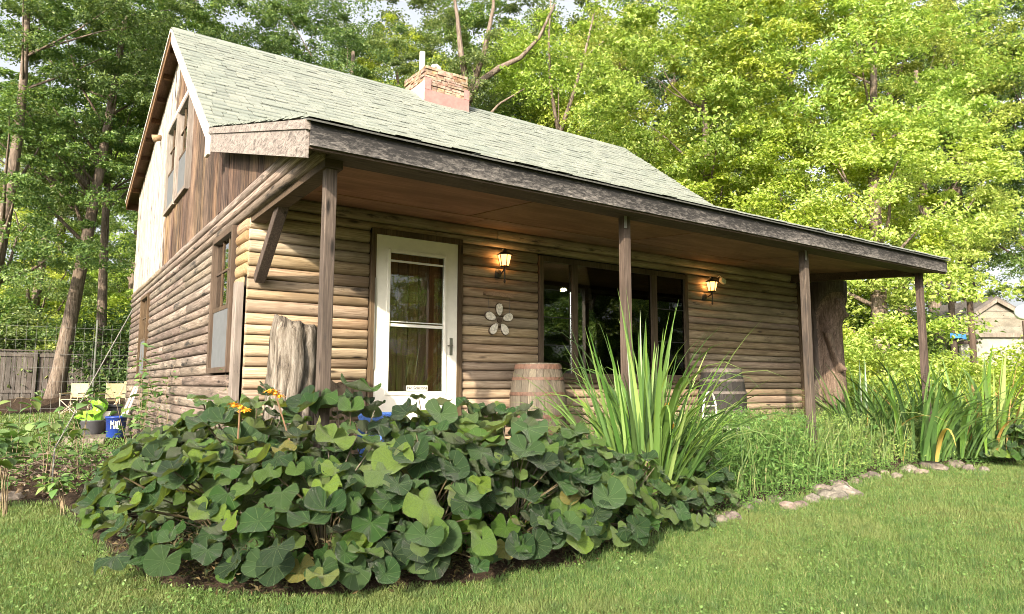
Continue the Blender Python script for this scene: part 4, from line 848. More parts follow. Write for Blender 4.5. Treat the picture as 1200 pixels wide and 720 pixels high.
# ------------------------------------------------------------ brambles, saplings, litter on the left
def pointed_leaf(seed, mat, L=1.0, w_=.36):
    m = MB(); q = random.Random(seed); dr = q.uniform(.1, .35); rows = []
    for k in range(6):
        t = k/5; ww = w_*math.sin(PI*min(.999, t**.75))*(1 if k < 5 else 0)+.002; z = -dr*t*t; rows.append([(t*L, -ww, z+.10*ww/w_), (t*L, 0, z), (t*L, ww, z+.10*ww/w_)])
    return m.quadgrid(rows, False, False).mesh('leaf', mat, True)
M['bl'] = foliage('bramble_leaf', [(0.05, 0.11, 0.035), (0.08, 0.16, 0.05), (0.12, 0.20, 0.06), (0.20, 0.25, 0.07)], .5, .4, .3, True, isl=0)
PLF = [pointed_leaf(i, M['bl']) for i in range(6)]
M['cane'] = plain('cane', (.16, .12, .07), .7, noise=.3)
def bramble(x, y, h, spread, ns, nl, ls, label, name='bramble', group='wild stems left of the cabin', seed=0, upright=.6, cat='plant', lw=1.0, lean=(0, 0)):
    q = random.Random(seed); P = empty(name, (x, y, gz(x, y)), label=label, cat=cat, group=group)
    for i in range(ns):
        a = q.uniform(0, 6.28); L = q.uniform(.6, 1)*h; sp = spread*q.uniform(.3, 1); pts = []
        for k in range(6):
            t = k/5; pts.append(Vector((math.cos(a)*sp*t**1.4+lean[0]*t+q.uniform(-.02, .02), math.sin(a)*sp*t**1.4+lean[1]*t+q.uniform(-.02, .02), L*(t if upright > .5 else math.sin(t*2.2)/.95))))
        MB().tube(pts, [.0042*(1-.7*k/5) for k in range(6)], 4).build('stem', M['cane'], P)
        for j in range(nl):
            t = q.uniform(.25, 1)*5; k = min(4, int(t)); p = pts[k].lerp(pts[k+1], t-k); az = q.uniform(0, 6.28); d = Vector((math.cos(az), math.sin(az), q.uniform(-.35, .25)))
            p2 = p+d*q.uniform(.01, .05); nr = Vector((q.uniform(-.5, .5), q.uniform(-.5, .5), 1)); o = put('leaf', q.choice(PLF), P); mt = orient(nr, d, p2, ls*q.uniform(.6, 1.25)); mt = mt @ Matrix.Diagonal((1, lw, 1, 1)); o.matrix_basis = mt
    return P
def gb(px, dep): return gat(px, dep)
for i, (px, dep, h, sp, ns, nl, ls, up, lab) in enumerate((
    (18, 5.6, .75, .45, 5, 12, .13, .4, 'bramble with broad leaves hanging at the left border'), (62, 6.4, .95, .5, 5, 11, .11, .4, 'arching bramble with serrated leaves in front of the wire fence'),
    (-12, 6.2, .9, .5, 5, 12, .12, .4, 'bramble cut by the left border'), (100, 7.2, 1.0, .5, 5, 12, .10, .4, 'bramble arching before the folding chairs'),
    (40, 7.6, .6, .6, 6, 12, .09, .4, 'low bramble over the mulch bed'), (120, 6.6, .45, .4, 5, 12, .09, .4, 'low leafy stems just left of the big-leaved mound'),
    (85, 5.6, .35, .35, 5, 10, .08, .4, 'short creeping stems at the front of the mulch bed'), (10, 5.9, .3, .4, 5, 10, .08, .4, 'creeping stems beside the reddish rock'))):
    bramble(*gb(px, dep), h, sp, ns, nl, ls, lab, seed=i+3, upright=up)
for i, (px, dep, h, sp, ns, nl, ls, lab) in enumerate((
    (172, 8.6, 1.75, .5, 5, 20, .10, 'leafy shoot growing up beside the far gable window'), (205, 7.6, 1.25, .3, 3, 16, .06, 'thin airy sapling before the middle of the gable wall'),
    (262, 6.3, 1.35, .35, 3, 14, .065, 'spindly sapling with reddish stem below the near gable window'), (292, 5.9, 1.15, .2, 2, 12, .07, 'sapling just left of the corner board'), (158, 9.6, 1.5, .5, 4, 16, .13, 'big-leaved shoot at the far corner of the gable wall'))):
    bramble(*gb(px, dep), h, sp, ns, nl, ls, lab, 'sapling', 'saplings along the gable wall', seed=40+i, lw=.8)
for i, (px, dep, h, sp, ns, nl, ls, lab) in enumerate(WEEDS): bramble(*gat(px, dep), h+.15, sp, ns, nl, ls, lab, 'weed', 'leafy weeds in the porch bed', seed=70+i, upright=.9, lw=.9)
def r_mulch(n):
    x = NP.uniform(-6, .0, n); y = NP.uniform(.9, 6.4, n); k = y > np.interp(x, ex, ey)+.05; x, y = x[k], y[k]; return np.stack([x, y, np.full(len(x), .07)], 1)
p = r_mulch(5200); put('leaf_litter', npmesh('leaf_litter', leafcloud(p+NP.normal(size=p.shape)*(.02, .02, .03), unit(NP.normal(size=p.shape)+(0, 0, 1)), NP.uniform(.03, .085, len(p)), .6, .6), 3, foliage('dead_leaf', [(.06, .04, .025), (.14, .10, .065), (.24, .19, .14)], .8, .2, .1, False)), kind='stuff')
weeds('mulch_weeds', r_mulch(450), 14, .05, .35, .05, M['weed'], .12)
tallgrass(1400, None, None, .10, .3, 'yard_weeds', wd=.004, pts=np.stack([NP.uniform(-4, .1, 1400), NP.uniform(4.4, 7.0, 1400), np.full(1400, .02)], 1))
tw = MB()
for i in range(240):
    x, y = rnd.uniform(-3.8, -.6), rnd.uniform(1.7, 4.6); a = rnd.uniform(0, 3.14); L = rnd.uniform(.1, .5); z = rnd.uniform(.06, .2)
    if y < edge(x)+.15: continue
    tw.tube([(x, y, z), (x+math.cos(a)*L*.5, y+math.sin(a)*L*.5, z+rnd.uniform(-.02, .06)), (x+math.cos(a)*L, y+math.sin(a)*L, z+rnd.uniform(-.04, .08))], rnd.uniform(.003, .010), 4)
tw.build('brush_twigs', plain('dry_twig', (.13, .10, .075), .9, noise=.4), kind='stuff')

# ------------------------------------------------------------ things on the porch
def stump(x, y, z, r_, h, label, name='stump', lean=(.0, .0), seed=0, split=True):
    q = random.Random(seed); n = 40; rows = []; ph = [q.uniform(0, 6) for _ in range(5)]
    for j in range(15):
        t = j/14; ring = []
        for k in range(n):
            a = 2*PI*k/n; rr = r_*(1+.05*math.sin(2*a+ph[0]+t*1.2)+.04*math.sin(5*a+ph[1]+t*2)+.035*math.sin(11*a+ph[2]+3*t)+.03*math.sin(17*a+6*t)*math.sin(9*t+a)+q.uniform(-.025, .025)+.10*(1-t)**3)
            if split: rr *= 1-.34*math.exp(-((((a+1.3+.14*math.sin(t*7)) % (2*PI))-.0)/.14)**2)-.34*math.exp(-((((a+1.3+.14*math.sin(t*7)) % (2*PI))-2*PI)/.14)**2)
            if t > .92: rr *= 1-.5*((t-.92)/.08)**2*.28
            zz = z+h*t+(r_*.22*math.cos(a-2.6) if t > .99 else 0)+(.012*math.sin(7*a) if t > .99 else 0)
            ring.append((x+lean[0]*t+rr*math.cos(a), y+lean[1]*t+rr*math.sin(a), zz))
        rows.append(ring)
    top = rows[-1]; c = (sum(p_[0] for p_ in top)/n, sum(p_[1] for p_ in top)/n, sum(p_[2] for p_ in top)/n)
    rows.append([(c[0]+(p_[0]-c[0])*.45, c[1]+(p_[1]-c[1])*.45, c[2]+(p_[2]-c[2])*.45-.015) for p_ in top])
    s = NT('stump_wood_'+name+str(seed), .9, .15); nz = s.noise(s.pos((9, 9, 1.1)), 2.5, 8, .75, .8)
    s.col(s.ramp(nz, [(.38, (.022, .018, .015)), (.47, (.10, .083, .065)), (.60, (.21, .185, .155)), (.75, (.30, .275, .24))] if seed < 5 else [(.32, (.05, .035, .025)), (.6, (.2, .15, .1))])); s.bump(nz, 1.0, .02)
    for v in rows: pass
    return MB().quadgrid(rows, True, True).build(name, s.m, smooth=True, label=label, cat='stump')
stump(.17, -.82, .40, .185, 1.16, 'tall pale weathered tree stump split down its side, standing by the corner post', lean=(.03, 0), seed=2)
stump(.72, -.45, .40, .13, .66, 'short dark stump behind the corner post, left of the door', 'small_stump', seed=6, split=False)
def barrel(x, y, label, dark=False):
    P = empty('barrel', (x, y, .40), label=label, cat='barrel', group='wooden barrels on the porch'); H_ = .88; n = 22
    wm = wood('barrel_dark' if dark else 'barrel_pale', *(((.010, .009, .008), (.024, .022, .020), (.045, .041, .037)) if dark else ((.045, .036, .027), (.105, .088, .065), (.175, .148, .11))), 'Z', black=.15, var=.5, knots=False)
    hm_ = plain('rusty_hoop' if not dark else 'dull_hoop', (.085, .045, .03) if not dark else (.09, .075, .065), .7, noise=.35, scale=30, bump=.3)
    rr = lambda t: .235+.065*math.sin(PI*t)
    a0 = 0
    for k in range(n):
        a, b = 2*PI*k/n+.006, 2*PI*(k+1)/n-.006; rows = []
        for j in range(8):
            t = j/7; R_ = rr(t)+(k % 3)*.0012; rows.append([(R_*math.cos(a), R_*math.sin(a), H_*t), (R_*1.002*math.cos((a+b)/2), R_*1.002*math.sin((a+b)/2), H_*t), (R_*math.cos(b), R_*math.sin(b), H_*t), ((R_-.022)*math.cos(b), (R_-.022)*math.sin(b), H_*t), ((R_-.022)*math.cos(a), (R_-.022)*math.sin(a), H_*t)])
        MB().quadgrid(rows, True, True).build('stave', wm, P)
    for t0, t1 in ((.0, .055), (.17, .215), (.36, .40), (.62, .66), (.80, .835), (.93, .985)):
        MB().quadgrid([[((rr(t)+o)*math.cos(2*PI*k/32), (rr(t)+o)*math.sin(2*PI*k/32), H_*t) for k in range(32)] for t, o in ((t0, .0035), (t0, .008), (t1, .008), (t1, .0035))], True, False).build('hoop', hm_, P, smooth=False)
    MB().lathe([(.001, H_-.03), (.22, H_-.03), (.22, H_-.05)], n=22, cap=False).build('barrel_head', wm, P)
barrel(2.88, -.48, 'pale sun-bleached wooden barrel with rusty hoops, just right of the door')
barrel(5.80, -.52, 'dark grey wooden barrel beneath the second wall lantern', True)
def lantern(x, z, label):
    P = empty('wall_lantern', (x, -.045, z), label=label, cat='wall light', group='lit wall lanterns beside the openings'); b = M['black']
    MB().quadgrid([[(r_*math.cos(2*PI*k/14), yy, -.155+r_*1.0*math.sin(2*PI*k/14)) for k in range(14)] for r_, yy in ((.055, .04), (.055, .02), (.045, .005), (.012, .0))], True, True).build('back_plate', b, P, smooth=True)
    MB().tube([(0, .0, -.155), (0, -.05, -.165), (0, -.10, -.14), (0, -.12, -.11)], .009, 6).tube([(0, -.12, -.26), (0, -.12, -.10)], .0085, 6).lathe([(.002, -.285), (.014, -.265), (.012, -.25), (.004, -.24)], (0, -.12, 0), 8).lathe([(.045, -.105), (.055, -.10), (.055, -.09), (.02, -.088)], (0, -.12, 0), 6).build('arm', b, P, smooth=False)
    pt = lambda k, r_, zz: (r_*math.cos(PI/3*k+.3), -.12+r_*math.sin(PI/3*k+.3), zz)
    for k in range(6):
        MB().beam(pt(k, .050, -.09), pt(k, .078, .03), .007, .007).build('cage_bar', b, P)
        MB().poly([pt(k, .047, -.088), pt(k+1, .047, -.088), pt(k+1, .074, .028), pt(k, .074, .028)]).build('glass', emis('lamp_glass', (1.0, .50, .13), 2.0) if 'lamp_glass' not in bpy.data.materials else bpy.data.materials['lamp_glass'], P)
    MB().quadgrid([[pt(k, r_, zz) for k in range(6)] for r_, zz in ((.092, .028), (.092, .036), (.05, .062), (.022, .07), (.022, .085), (.03, .092), (.012, .105))], True, True).build('roof_cap', b, P)
    MB().lathe([(.004, -.04), (.02, -.025), (.024, .0), (.012, .022)], (0, -.12, 0), 10).build('bulb', emis('lamp_bulb', (1.0, .72, .35), 12) if 'lamp_bulb' not in bpy.data.materials else bpy.data.materials['lamp_bulb'], P, smooth=True)
    L = bpy.data.lights.new('lantern_light', 'POINT'); L.energy = 2.2; L.color = (1, .5, .16); L.shadow_soft_size = .07; lo = bpy.data.objects.new('lantern_light', L); COL.objects.link(lo); lo.parent = P; lo.location = (0, -.05, .0)
lantern(2.66, 2.44, 'lit black lantern between the storm door and the long window')
lantern(6.10, 2.44, 'lit black lantern right of the long window, above the dark barrel')
SC = empty('security_sensor', (6.40, -.05, 2.52), label='small off-white sensor box on a bracket right of the second lantern', cat='sensor'); MB().box((-.045, -.08, -.03), (.05, -.03, .035)).build('sensor_box', M['white'], SC, bevel=.006, rot=(0, .35, 0)); MB().tube([(0, .04, .06), (-.01, -.02, .08), (0, -.05, .03)], .006, 5).build('bracket', M['white'], SC)
ST = empty('hanging_flower_ornament', (2.66, -.06, 1.76), label='rustic five-petalled white wooden flower hung by wires under a short board', cat='ornament')
wp = plain('chipped_white_petal', (.55, .51, .43), .7, noise=.35, scale=45, bump=.3); bw_ = M['brown_x']
for k in range(5):
    a = PI/2+k*2*PI/5; c, s_ = math.cos(a), math.sin(a); pts = []
    for t in range(12):
        u = t/12*2*PI; lx = .118+.068*math.cos(u); wy = .043*math.sin(u)*(1.0+.25*math.cos(u)); pts.append((c*lx-s_*wy, 0, s_*lx+c*wy))
    MB().prism(pts, (0, -.012, 0)).build('petal', wp, ST, bevel=.003)
    MB().prism([(p_[0]*1.06, .004, p_[2]*1.06) for p_ in pts], (0, .006, 0)).build('petal_rim', M['brown_z'], ST)
MB().quadgrid([[(.03*math.cos(2*PI*k/10), yy, .03*math.sin(2*PI*k/10)) for k in range(10)] for yy in (.0, -.02)], True, True).build('flower_centre', M['brown_z'], ST)
MB().beam((-.20, .0, .285), (.18, .0, .275), .03, .035).build('hanging_board', M['log_end'], ST); 
for s_ in (-1, 1): MB().tube([(s_*.145-.01, -.01, .27), (s_*.13, -.01, .05)], .0025, 4).build('wire', M['black'], ST)
# garden chair, white metal hoop back
GC = empty('garden_chair', (4.55, -1.35, .40), R(20), label='white metal garden chair with a hooped back, half hidden by the sword leaves', cat='chair'); wmt = M['white']
MB().tube([(.2, 0, 0)]+[(.2*math.cos(t), 0, .38+.2*math.sin(t)) for t in [PI*k/10 for k in range(11)]]+[(-.2, 0, 0)], .013, 6).build('back_frame', wmt, GC, smooth=True)
for z in (.22, .33, .43): MB().tube([(-.2, 0, z), (.2, 0, z)], .009, 5).build('back_rail', wmt, GC)
MB().box((-.2, -.36, .2), (.2, -.01, .215)).build('seat', wmt, GC)
for s_ in (-1, 1): MB().tube([(s_*.19, -.35, .2), (s_*.19, -.37, 0)], .011, 6).build('leg', wmt, GC)
# blue pot
BP = empty('blue_pot', (.56, -1.72, .40), label='crinkled bright blue planter peeping over the leaves below the door', cat='planter')
bm_ = plain('blue_glaze', (.06, .14, .42), .4, .5, noise=.5, scale=60, bump=.6)
MB().lathe([(.08, 0), (.13, .05), (.17, .25), (.155, .40), (.17, .44), (.16, .45), (.14, .40)], n=24, cap=False).build('pot', bm_, BP, smooth=True); MB().lathe([(.001, .38), (.142, .38)], n=24, cap=False).build('potting_soil', M['soil'], BP)
# carved bear in a hollowed trunk
def bear():
    bx, by, bz, Hh = 8.62, -.34, .30, 2.36; n = 120; m = 120; rows = []; flags = []
    fa = math.atan2(CAM.y-by, CAM.x-bx)                              # the carved side looks out over the bed
    G = lambda a, t, a0, t0, sa, st: math.exp(-((a-a0)/sa)**2-((t-t0)/st)**2); S = lambda v: 1/(1+math.exp(-max(-40, min(40, v))))
    for j in range(m+1):
        t = j/m; ring = []; fl = []
        for k in range(n):
            a = -PI+2*PI*k/n; bark = .275*(1+.03*math.sin(3*a+t*2)+.018*math.sin(17*a+3*math.sin(t*8)))
            w_ = S((a+.95+.10*math.sin(t*9))*16)*S((2.5-a)*10)*S((.925-.07*((a-.6)/1.1)**2-t)*70)
            d = .68+.10*G(a, t, .6, .30, 1.2, .20)
            d += .26*G(a, t, .95, .80, .50, .055)+.24*G(a, t, 1.55, .775, .28, .026)+.16*G(a, t, .70, .865, .13, .018)+.14*G(a, t, 1.35, .865, .12, .014)
            d -= .10*G(a, t, 1.32, .803, .06, .010)+.09*G(a, t, 1.5, .757, .35, .006)
            d += .20*G(a, t, .05, .655, .42, .055)
            aa = -.10+.62*max(0, (.64-t))/.2
            if .41 < t < .66: d += .26*math.exp(-((a-aa)/.20)**2)-.12*math.exp(-((a-aa-.36)/.07)**2)-.12*math.exp(-((a-aa+.36)/.07)**2)
            d += .22*G(a, t, .55, .425, .19, .022)-.07*G(a, t, .46, .412, .03, .014)-.07*G(a, t, .62, .412, .03, .014)
            d += .12*G(a, t, .15, .13, .40, .11)+.12*G(a, t, 1.3, .13, .35, .11)-.20*math.exp(-((a-.78)/.13)**2)*max(0, 1-t/.2)
            d += .016*math.sin(a*40+10*math.sin(t*38+a*3))*(1 if t < .74 else .4)
            d = .66+(d-.68)*1.4; r_ = bark*(1-w_)+.275*d*w_; ang = a+fa; fl.append(w_ > .5); ring.append((bx+r_*math.cos(ang), by+r_*math.sin(ang), bz+Hh*t))
        rows.append(ring); flags.append(fl)
    s = NT('carved_wood', .8, .2); nz = s.noise(s.pos((14, 14, 2.4)), 3, 7, .7, 1.0); s.col(s.ramp(nz, [(.34, (.04, .028, .02)), (.52, (.12, .085, .063)), (.7, (.21, .155, .12))])); s.bump(nz, .8, .012)
    mb_ = MB().quadgrid(rows, True, True)
    for i_ in range(m):
        for k in range(n): mb_.mi[i_*n+k] = 0 if flags[i_][k] else 1
    mb_.build('carved_bear', [s.m, wood('bear_bark', (.02, .015, .012), (.06, .045, .036), (.11, .085, .07), 'Z', bump=1.0)], smooth=True, label='tall chainsaw-carved wooden bear standing at the right end of the porch', cat='statue')
bear()

# ------------------------------------------------------------ left yard
FB = empty('board_fence', (at(60, 452, 22).x, at(60, 452, 22).y, .5), label='dark grey board fence behind the yard at the far left', cat='fence')
def fb_pt(px, d): p = at(px, 452, d); return Vector((p.x, p.y, 0))-Vector((FB.location.x, FB.location.y, 0))
A_, B_ = fb_pt(-190, 20.5), fb_pt(150, 24.5); fd = (B_-A_); fl = fd.length; fd.normalize()
fmt = wood('fence_board', (.04, .034, .03), (.085, .072, .062), (.14, .12, .105), 'Z', var=.35)
k = 0; u = 0
while u < fl:
    p = A_+fd*(u+.07); z = rnd.uniform(-.015, .015); MB().beam(p+Vector((0, 0, -.1)), p+Vector((0, 0, 1.62+z)), .135, .02, up=(fd.y, -fd.x, 0)).build('board', fmt, FB); u += .148
u = 0
while u < fl+.1: p = A_+fd*u+Vector((fd.y, -fd.x, 0))*.05; MB().beam(p+Vector((0, 0, -.1)), p+Vector((0, 0, 1.66)), .1, .1, up=(fd.y, -fd.x, 0)).build('post', fmt, FB); u += 2.4
MB().beam(A_+Vector((0, 0, 1.66)), B_+Vector((0, 0, 1.66)), .14, .04).build('cap_rail', fmt, FB)
for z in (.3, 1.5): MB().beam(A_+Vector((fd.y, -fd.x, 0))*.025+Vector((0, 0, z)), B_+Vector((fd.y, -fd.x, 0))*.025+Vector((0, 0, z)), .04, .09).build('rail', fmt, FB)
WF = empty('wire_fence', (-3, 9.0, 0), label='tall welded wire fence running left from the far cabin corner', cat='fence')
wm_ = plain('galvanised_wire', (.14, .14, .13), .6)
for k in range(38): x = -2.6-.0+k*.15; MB().box((x-.0017, -.0017, .05), (x+.0017, .0017, 2.18)).build('wire', wm_, WF) if x < 2.98 else None
for k in range(9): z = .10+k*.25; MB().box((-2.7, -.0085, z-.0018), (2.98, -.005, z+.0018)).build('wire', wm_, WF)
for x in (-2.5, .1, 2.4): MB().tube([(x, .03, 0), (x, .03, 2.28)], .018, 7).build('post', plain('green_steel_post', (.10, .11, .09), .6) if 'green_steel_post' not in bpy.data.materials else bpy.data.materials['green_steel_post'], WF)
def prop_at(name, px, dep, label, cat, rz=0.0, z=None, group=None): x, y = gat(px, dep); return empty(name, (x, y, gz(x, y) if z is None else z), rz, label=label, cat=cat, group=group)
beige = plain('beige_canvas', (.36, .29, .16), .8, noise=.1); tube_m = plain('chair_tube', (.36, .31, .24), .45)
def camp_chair(px, dep, rz, label, dk=False):
    P = prop_at('folding_chair', px, dep, label, 'chair', rz, group='folding chairs on the back lawn'); c_ = beige if not dk else plain('olive_canvas', (.22, .19, .10), .8)
    rows = [[(x, .22+.03*math.sin(PI*(x+.27)/.54), z) for x in (-.27, -.13, 0, .13, .27)] for z in (.50, .70, .92)]; o = MB().quadgrid(rows, False, False).build('backrest', c_, P); so_ = o.modifiers.new('thick', 'SOLIDIFY'); so_.thickness = .012
    MB().box((-.25, -.22, .44), (.25, .20, .455)).build('seat', c_, P)
    for s_ in (-1, 1):
        MB().tube([(s_*.27, .23, 0), (s_*.27, .23, .94)], .012, 6).build('back_post', tube_m, P); MB().tube([(s_*.27, -.23, .0), (-s_*.27, .21, .44)], .011, 6).build('leg', tube_m, P); MB().tube([(s_*.27, -.23, .0), (s_*.27, -.23, .62)], .011, 6).build('leg', tube_m, P); MB().tube([(s_*.27, -.25, .62), (s_*.27, .23, .64)], .015, 6).build('armrest', tube_m, P)
        MB().tube([(s_*.25, -.235, .02), (-s_*.25, -.235, .43)], .011, 6).build('leg', tube_m, P)
camp_chair(88, 20.5, R(-38), 'pale canvas folding chair on the back lawn, left of the pair')
camp_chair(133, 19.8, R(-25), 'olive canvas folding chair on the back lawn, behind the leaning boards', True)
SL = prop_at('stone_slab', 130, 11.7, 'pale stone slab under the tub and the blue bucket', 'slab', R(0), z=0); _d = Vector((RT.x, RT.y, 0)).normalized(); MB().beam(_d*-.5+Vector((0, 0, .10)), _d*.38+Vector((0, 0, .10)), 1.5, .2).build('slab', M['stone'], SL, bevel=.02)
TB = prop_at('grey_tub', 112, 11.9, 'round charcoal plastic tub holding a lime green bag', 'tub', z=.2)
MB().lathe([(.16, 0), (.175, .02), (.205, .21), (.215, .22), (.215, .24), (.195, .235), (.165, .03), (.001, .03)], n=26, cap=False).build('tub', plain('charcoal_plastic', (.055, .055, .06), .5, noise=.1), TB, smooth=True)
LB = prop_at('lime_bag', 112, 11.9, 'crumpled lime green plastic bag slumped in the charcoal tub', 'bag', z=.22); q = random.Random(4); rows = []
for j in range(9):
    t = j/8; cxx = (.0, -.03, -.06, .0, .07, .10, .08, .02, -.04)[j]; rr = (.12, .19, .20, .13, .09, .10, .12, .10, .01)[j]; zz = (.08, .20, .29, .35, .38, .44, .50, .54, .54)[j]
    rows.append([(cxx+rr*math.cos(2*PI*k/14)*(1+q.uniform(-.2, .2)), rr*.8*math.sin(2*PI*k/14)*(1+q.uniform(-.2, .2)), zz+q.uniform(-.02, .02)) for k in range(14)])
lbm = NT('lime_plastic', .35, .5).col((.22, .52, .04)); lbm.translucent(.3); MB().quadgrid(rows, True, False).build('bag', lbm.m, LB, smooth=False)
BK = prop_at('blue_bucket', 139, 11.2, 'blue plastic bucket with white lettering beside the gable wall', 'bucket', R(-25), z=.2)
blue = plain('blue_plastic', (.014, .04, .22), .4, .5, noise=.08)
MB().lathe([(.125, 0), (.13, .005), (.152, .31), (.162, .312), (.162, .335), (.148, .335), (.12, .02), (.001, .02)], n=28, cap=False).build('bucket', blue, BK, smooth=True)
MB().tube([(-.16, 0, .31), (-.15, -.06, .26), (0, -.18, .20), (.15, -.06, .26), (.16, 0, .31)], .004, 5).build('handle', M['black'], BK)
aim = math.atan2(CAM.y-BK.location.y, CAM.x-BK.location.x)-R(-25)
lt = MB()
for stroke in (((-.5, .27), (-.5, .14)), ((-.5, .27), (-.36, .20)), ((-.36, .20), (-.22, .27)), ((-.22, .27), (-.22, .14)), ((-.10, .14), (-.02, .26)), ((-.02, .26), (.06, .14)), ((.14, .14), (.14, .26)), ((.14, .26), (.32, .26)), ((.32, .26), (.32, .14)), ((.32, .14), (.14, .14))):
    (a0, z0), (a1, z1) = stroke; f = lambda a, z: (math.cos(aim+a)*(.134+.078*z*.85+.002), math.sin(aim+a)*(.134+.078*z*.85+.002), z); lt.tube([f(a0, z0), f((a0+a1)/2, (z0+z1)/2), f(a1, z1)], .0075, 4)
lt.build('lettering', M['white'], BK)
CRT = prop_at('black_crate', 127, 12.2, 'black plastic bin standing behind the tub and the blue bucket', 'bin', z=.2); cm_ = plain('black_plastic', (.014, .014, .017), .5)
MB().quadgrid([[(sx*w_, sy*w_*.8, z) for sx, sy in ((-1, -1), (1, -1), (1, 1), (-1, 1))] for w_, z in ((.17, 0), (.21, .44), (.235, .445), (.235, .49), (.20, .49), (.16, .05))], True, True).build('bin', cm_, CRT, bevel=.01); MB().box((-.1, -.2, .25), (.05, -.182, .38)).build('paper_label', M['white'], CRT)
pw = plain('pale_board', (.38, .35, .31), .6, noise=.1)
for i, (px, dep, dx, lab) in enumerate(((141, 12.0, .32, 'left one of two pale boards leaning by the far gable corner'), (146, 11.9, .30, 'right one of two pale boards leaning by the far gable corner'))):
    P = prop_at('leaning_board', px-6, dep, lab, 'board', group='pale boards leaning by the gable'); MB().beam((0, 0, .1), (dx, .12, 1.02), .036, .015, up=(0, 1, 0)).build('board', pw, P)
P = prop_at('stick', 127, 12.4, 'light wooden stake leaning out of the black bin', 'stick'); MB().beam((0, 0, .3), (.28, .05, 1.1), .03, .03).build('stake', wood('stake_wood', (.3, .2, .12), (.5, .36, .22), (.6, .46, .3), 'Z', var=.1), P)
a, b = at(64, 526, 5.9), at(156, 362, 9.5)
GP = empty('leaning_pole', (a.x, a.y, 0), label='long thin grey pole rising slantwise from the brambles toward the gable', cat='pole'); MB().tube([(0, 0, max(0, a.z-.35)), (0, 0, a.z), (b.x-a.x, b.y-a.y, b.z)], [.006, .006, .007], 6).build('pole', plain('grey_pole', (.22, .21, .19), .6), GP)
CD = prop_at('small_shelter', 148, 26, 'low tan-roofed shelter beyond the slender trunk', 'shed'); MB().box((-1.3, -.5, 1.72), (1.3, .9, 1.85)).build('roof', plain('tan_roof', (.5, .38, .25), .8), CD); MB().box((-1.2, -.4, -.2), (1.2, .8, 1.72)).build('wall', M['dark'], CD)
CD = prop_at('distant_shed', 45, 29, 'grey-roofed shed peeping over the board fence', 'shed'); MB().prism([(-1.8, 0, 1.9), (1.3, 0, 1.9), (1.1, .9, 2.7), (-1.0, .9, 2.7)], (0, .05, .03)).build('roof', plain('grey_metal', (.34, .34, .35), .7), CD); MB().box((-1.7, .2, -.1), (1.2, 2, 1.9)).build('wall', fmt, CD)
# ------------------------------------------------------------ right: shed, posts, lamp
SH = prop_at('garden_shed', 1172, 20, 'weathered shed with a low gable roof among the trees on the right', 'shed', z=0)
u = Vector((RT.x, RT.y, 0)).normalized(); v = Vector((u.y, -u.x, 0)); v = v if v.dot(Vector((CAM.x, CAM.y, 0))-Vector((SH.location.x, SH.location.y, 0))) > 0 else -v
def zpx(py): return 1.05+(453.5-py)*20/FPX
def shp(px, z, off=0): return u*((px-1172)*20/FPX)+v*off+Vector((0, 0, z))
sid = wood('shed_siding', (.13, .115, .095), (.21, .19, .155), (.27, .245, .20), 'X', var=.12, grain=.6)
zb = zpx(391); za = zpx(354)
for k in range(5):
    z0 = zb+k*.215; z1 = z0+.208
    def lim(z): return (1128+(z-zpx(377))/(za-zpx(377))*44 if z > zpx(377) else 1128, 1172+(za-z)/(za-zpx(377))*50 if z > zpx(377) else 1222)
    a0, b0_ = lim(z0); a1, b1_ = lim(min(z1, za-.01)); z1 = min(z1, za-.01)
    if z1-z0 < .03: continue
    MB().prism([shp(a0, z0, .012*0), shp(b0_, z0), shp(b1_, z1), shp(a1, z1)], v*.03).build('siding_board', sid, SH)
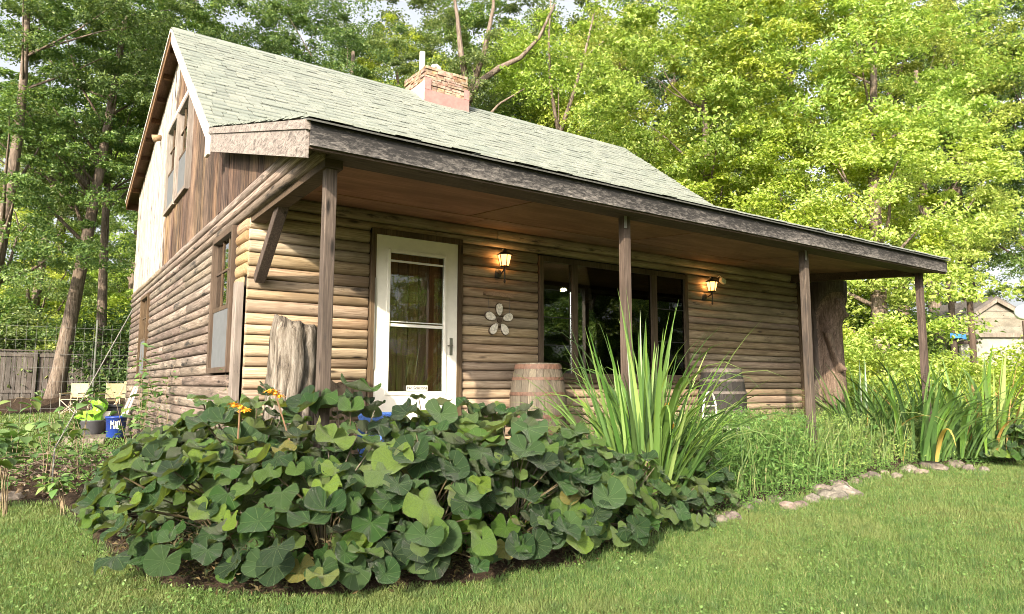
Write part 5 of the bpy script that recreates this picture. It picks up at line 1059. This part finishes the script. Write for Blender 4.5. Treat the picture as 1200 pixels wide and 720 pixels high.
MB().prism([shp(1130, 0, -.02), shp(1220, 0, -.02), shp(1220, zb, -.02), shp(1130, zb, -.02)], v*-.1).build('base_wall', plain('whitewashed_block', (.25, .24, .21), .8, noise=.15, scale=3), SH)
MB().prism([shp(1124, zpx(380), .12), shp(1172, zpx(351), .12), shp(1226, zpx(382), .12), shp(1226, zpx(378.5), .12), shp(1172, zpx(346.5), .12), shp(1121, zpx(377.5), .12)], v*-2.6).build('roof', plain('shed_shingle', (.10, .09, .085), .9, noise=.3), SH)
MB().beam(shp(1126, zpx(381.5), .14), shp(1172, zpx(352), .14), .04, .1).beam(shp(1172, zpx(352), .14), shp(1226, zpx(383), .14), .04, .1).build('barge_board', M['trimgrey'], SH)
MB().prism([shp(1128, zb-.12, .04), shp(1222, zb-.12, .04), shp(1222, zb-.003, .04), shp(1128, zb-.003, .04)], v*.05).build('sill_beam', M['trimgrey'], SH)
for px, top, lab in ((1121, 343, 'left of two weathered poles standing before the shed'), (1143, 349, 'right of two weathered poles, against the shed siding')):
    P = prop_at('timber_pole', px, 17, lab, 'pole', z=0, group='poles in front of the shed'); MB().tube([(0, 0, 0), (.02, 0, 1.05+(453-top)*17/FPX)], [.085, .07], 9).build('pole', M['post'], P, smooth=True)
P = prop_at('blue_tarp', 1127, 16.9, 'small folded blue tarp on the rail between the poles', 'tarp', z=2.2); MB().quadgrid([[(x*.14, y_*.12, z+rnd.uniform(-.03, .03)) for x, y_ in ((-1, -1), (1, -1), (1.2, 1), (-1, 1))] for z in (0.02, .08, .14)], True, True).build('tarp', plain('blue_sheet', (.05, .2, .7), .5), P)
P = prop_at('pole_rail', 1132, 17.1, 'rough rail spanning the two poles below the blue tarp', 'rail', z=2.13); MB().tube([u*-.35, u*.35+Vector((0, 0, .03))], .045, 7).build('rail', M['post'], P)
P = prop_at('globe_lamp', 1206, 12, 'white globe lamp on a slim post at the right border', 'lamp', z=0); MB().tube([(0, 0, 0), (0, 0, 2.2)], .03, 8).build('post', M['post'], P); MB().lathe([(.135*math.sin(PI*k/12)+.0005, 2.35-.135*math.cos(PI*k/12)) for k in range(13)], n=20, cap=False).build('globe', plain('opal_globe', (.8, .8, .78), .4), P, smooth=True)
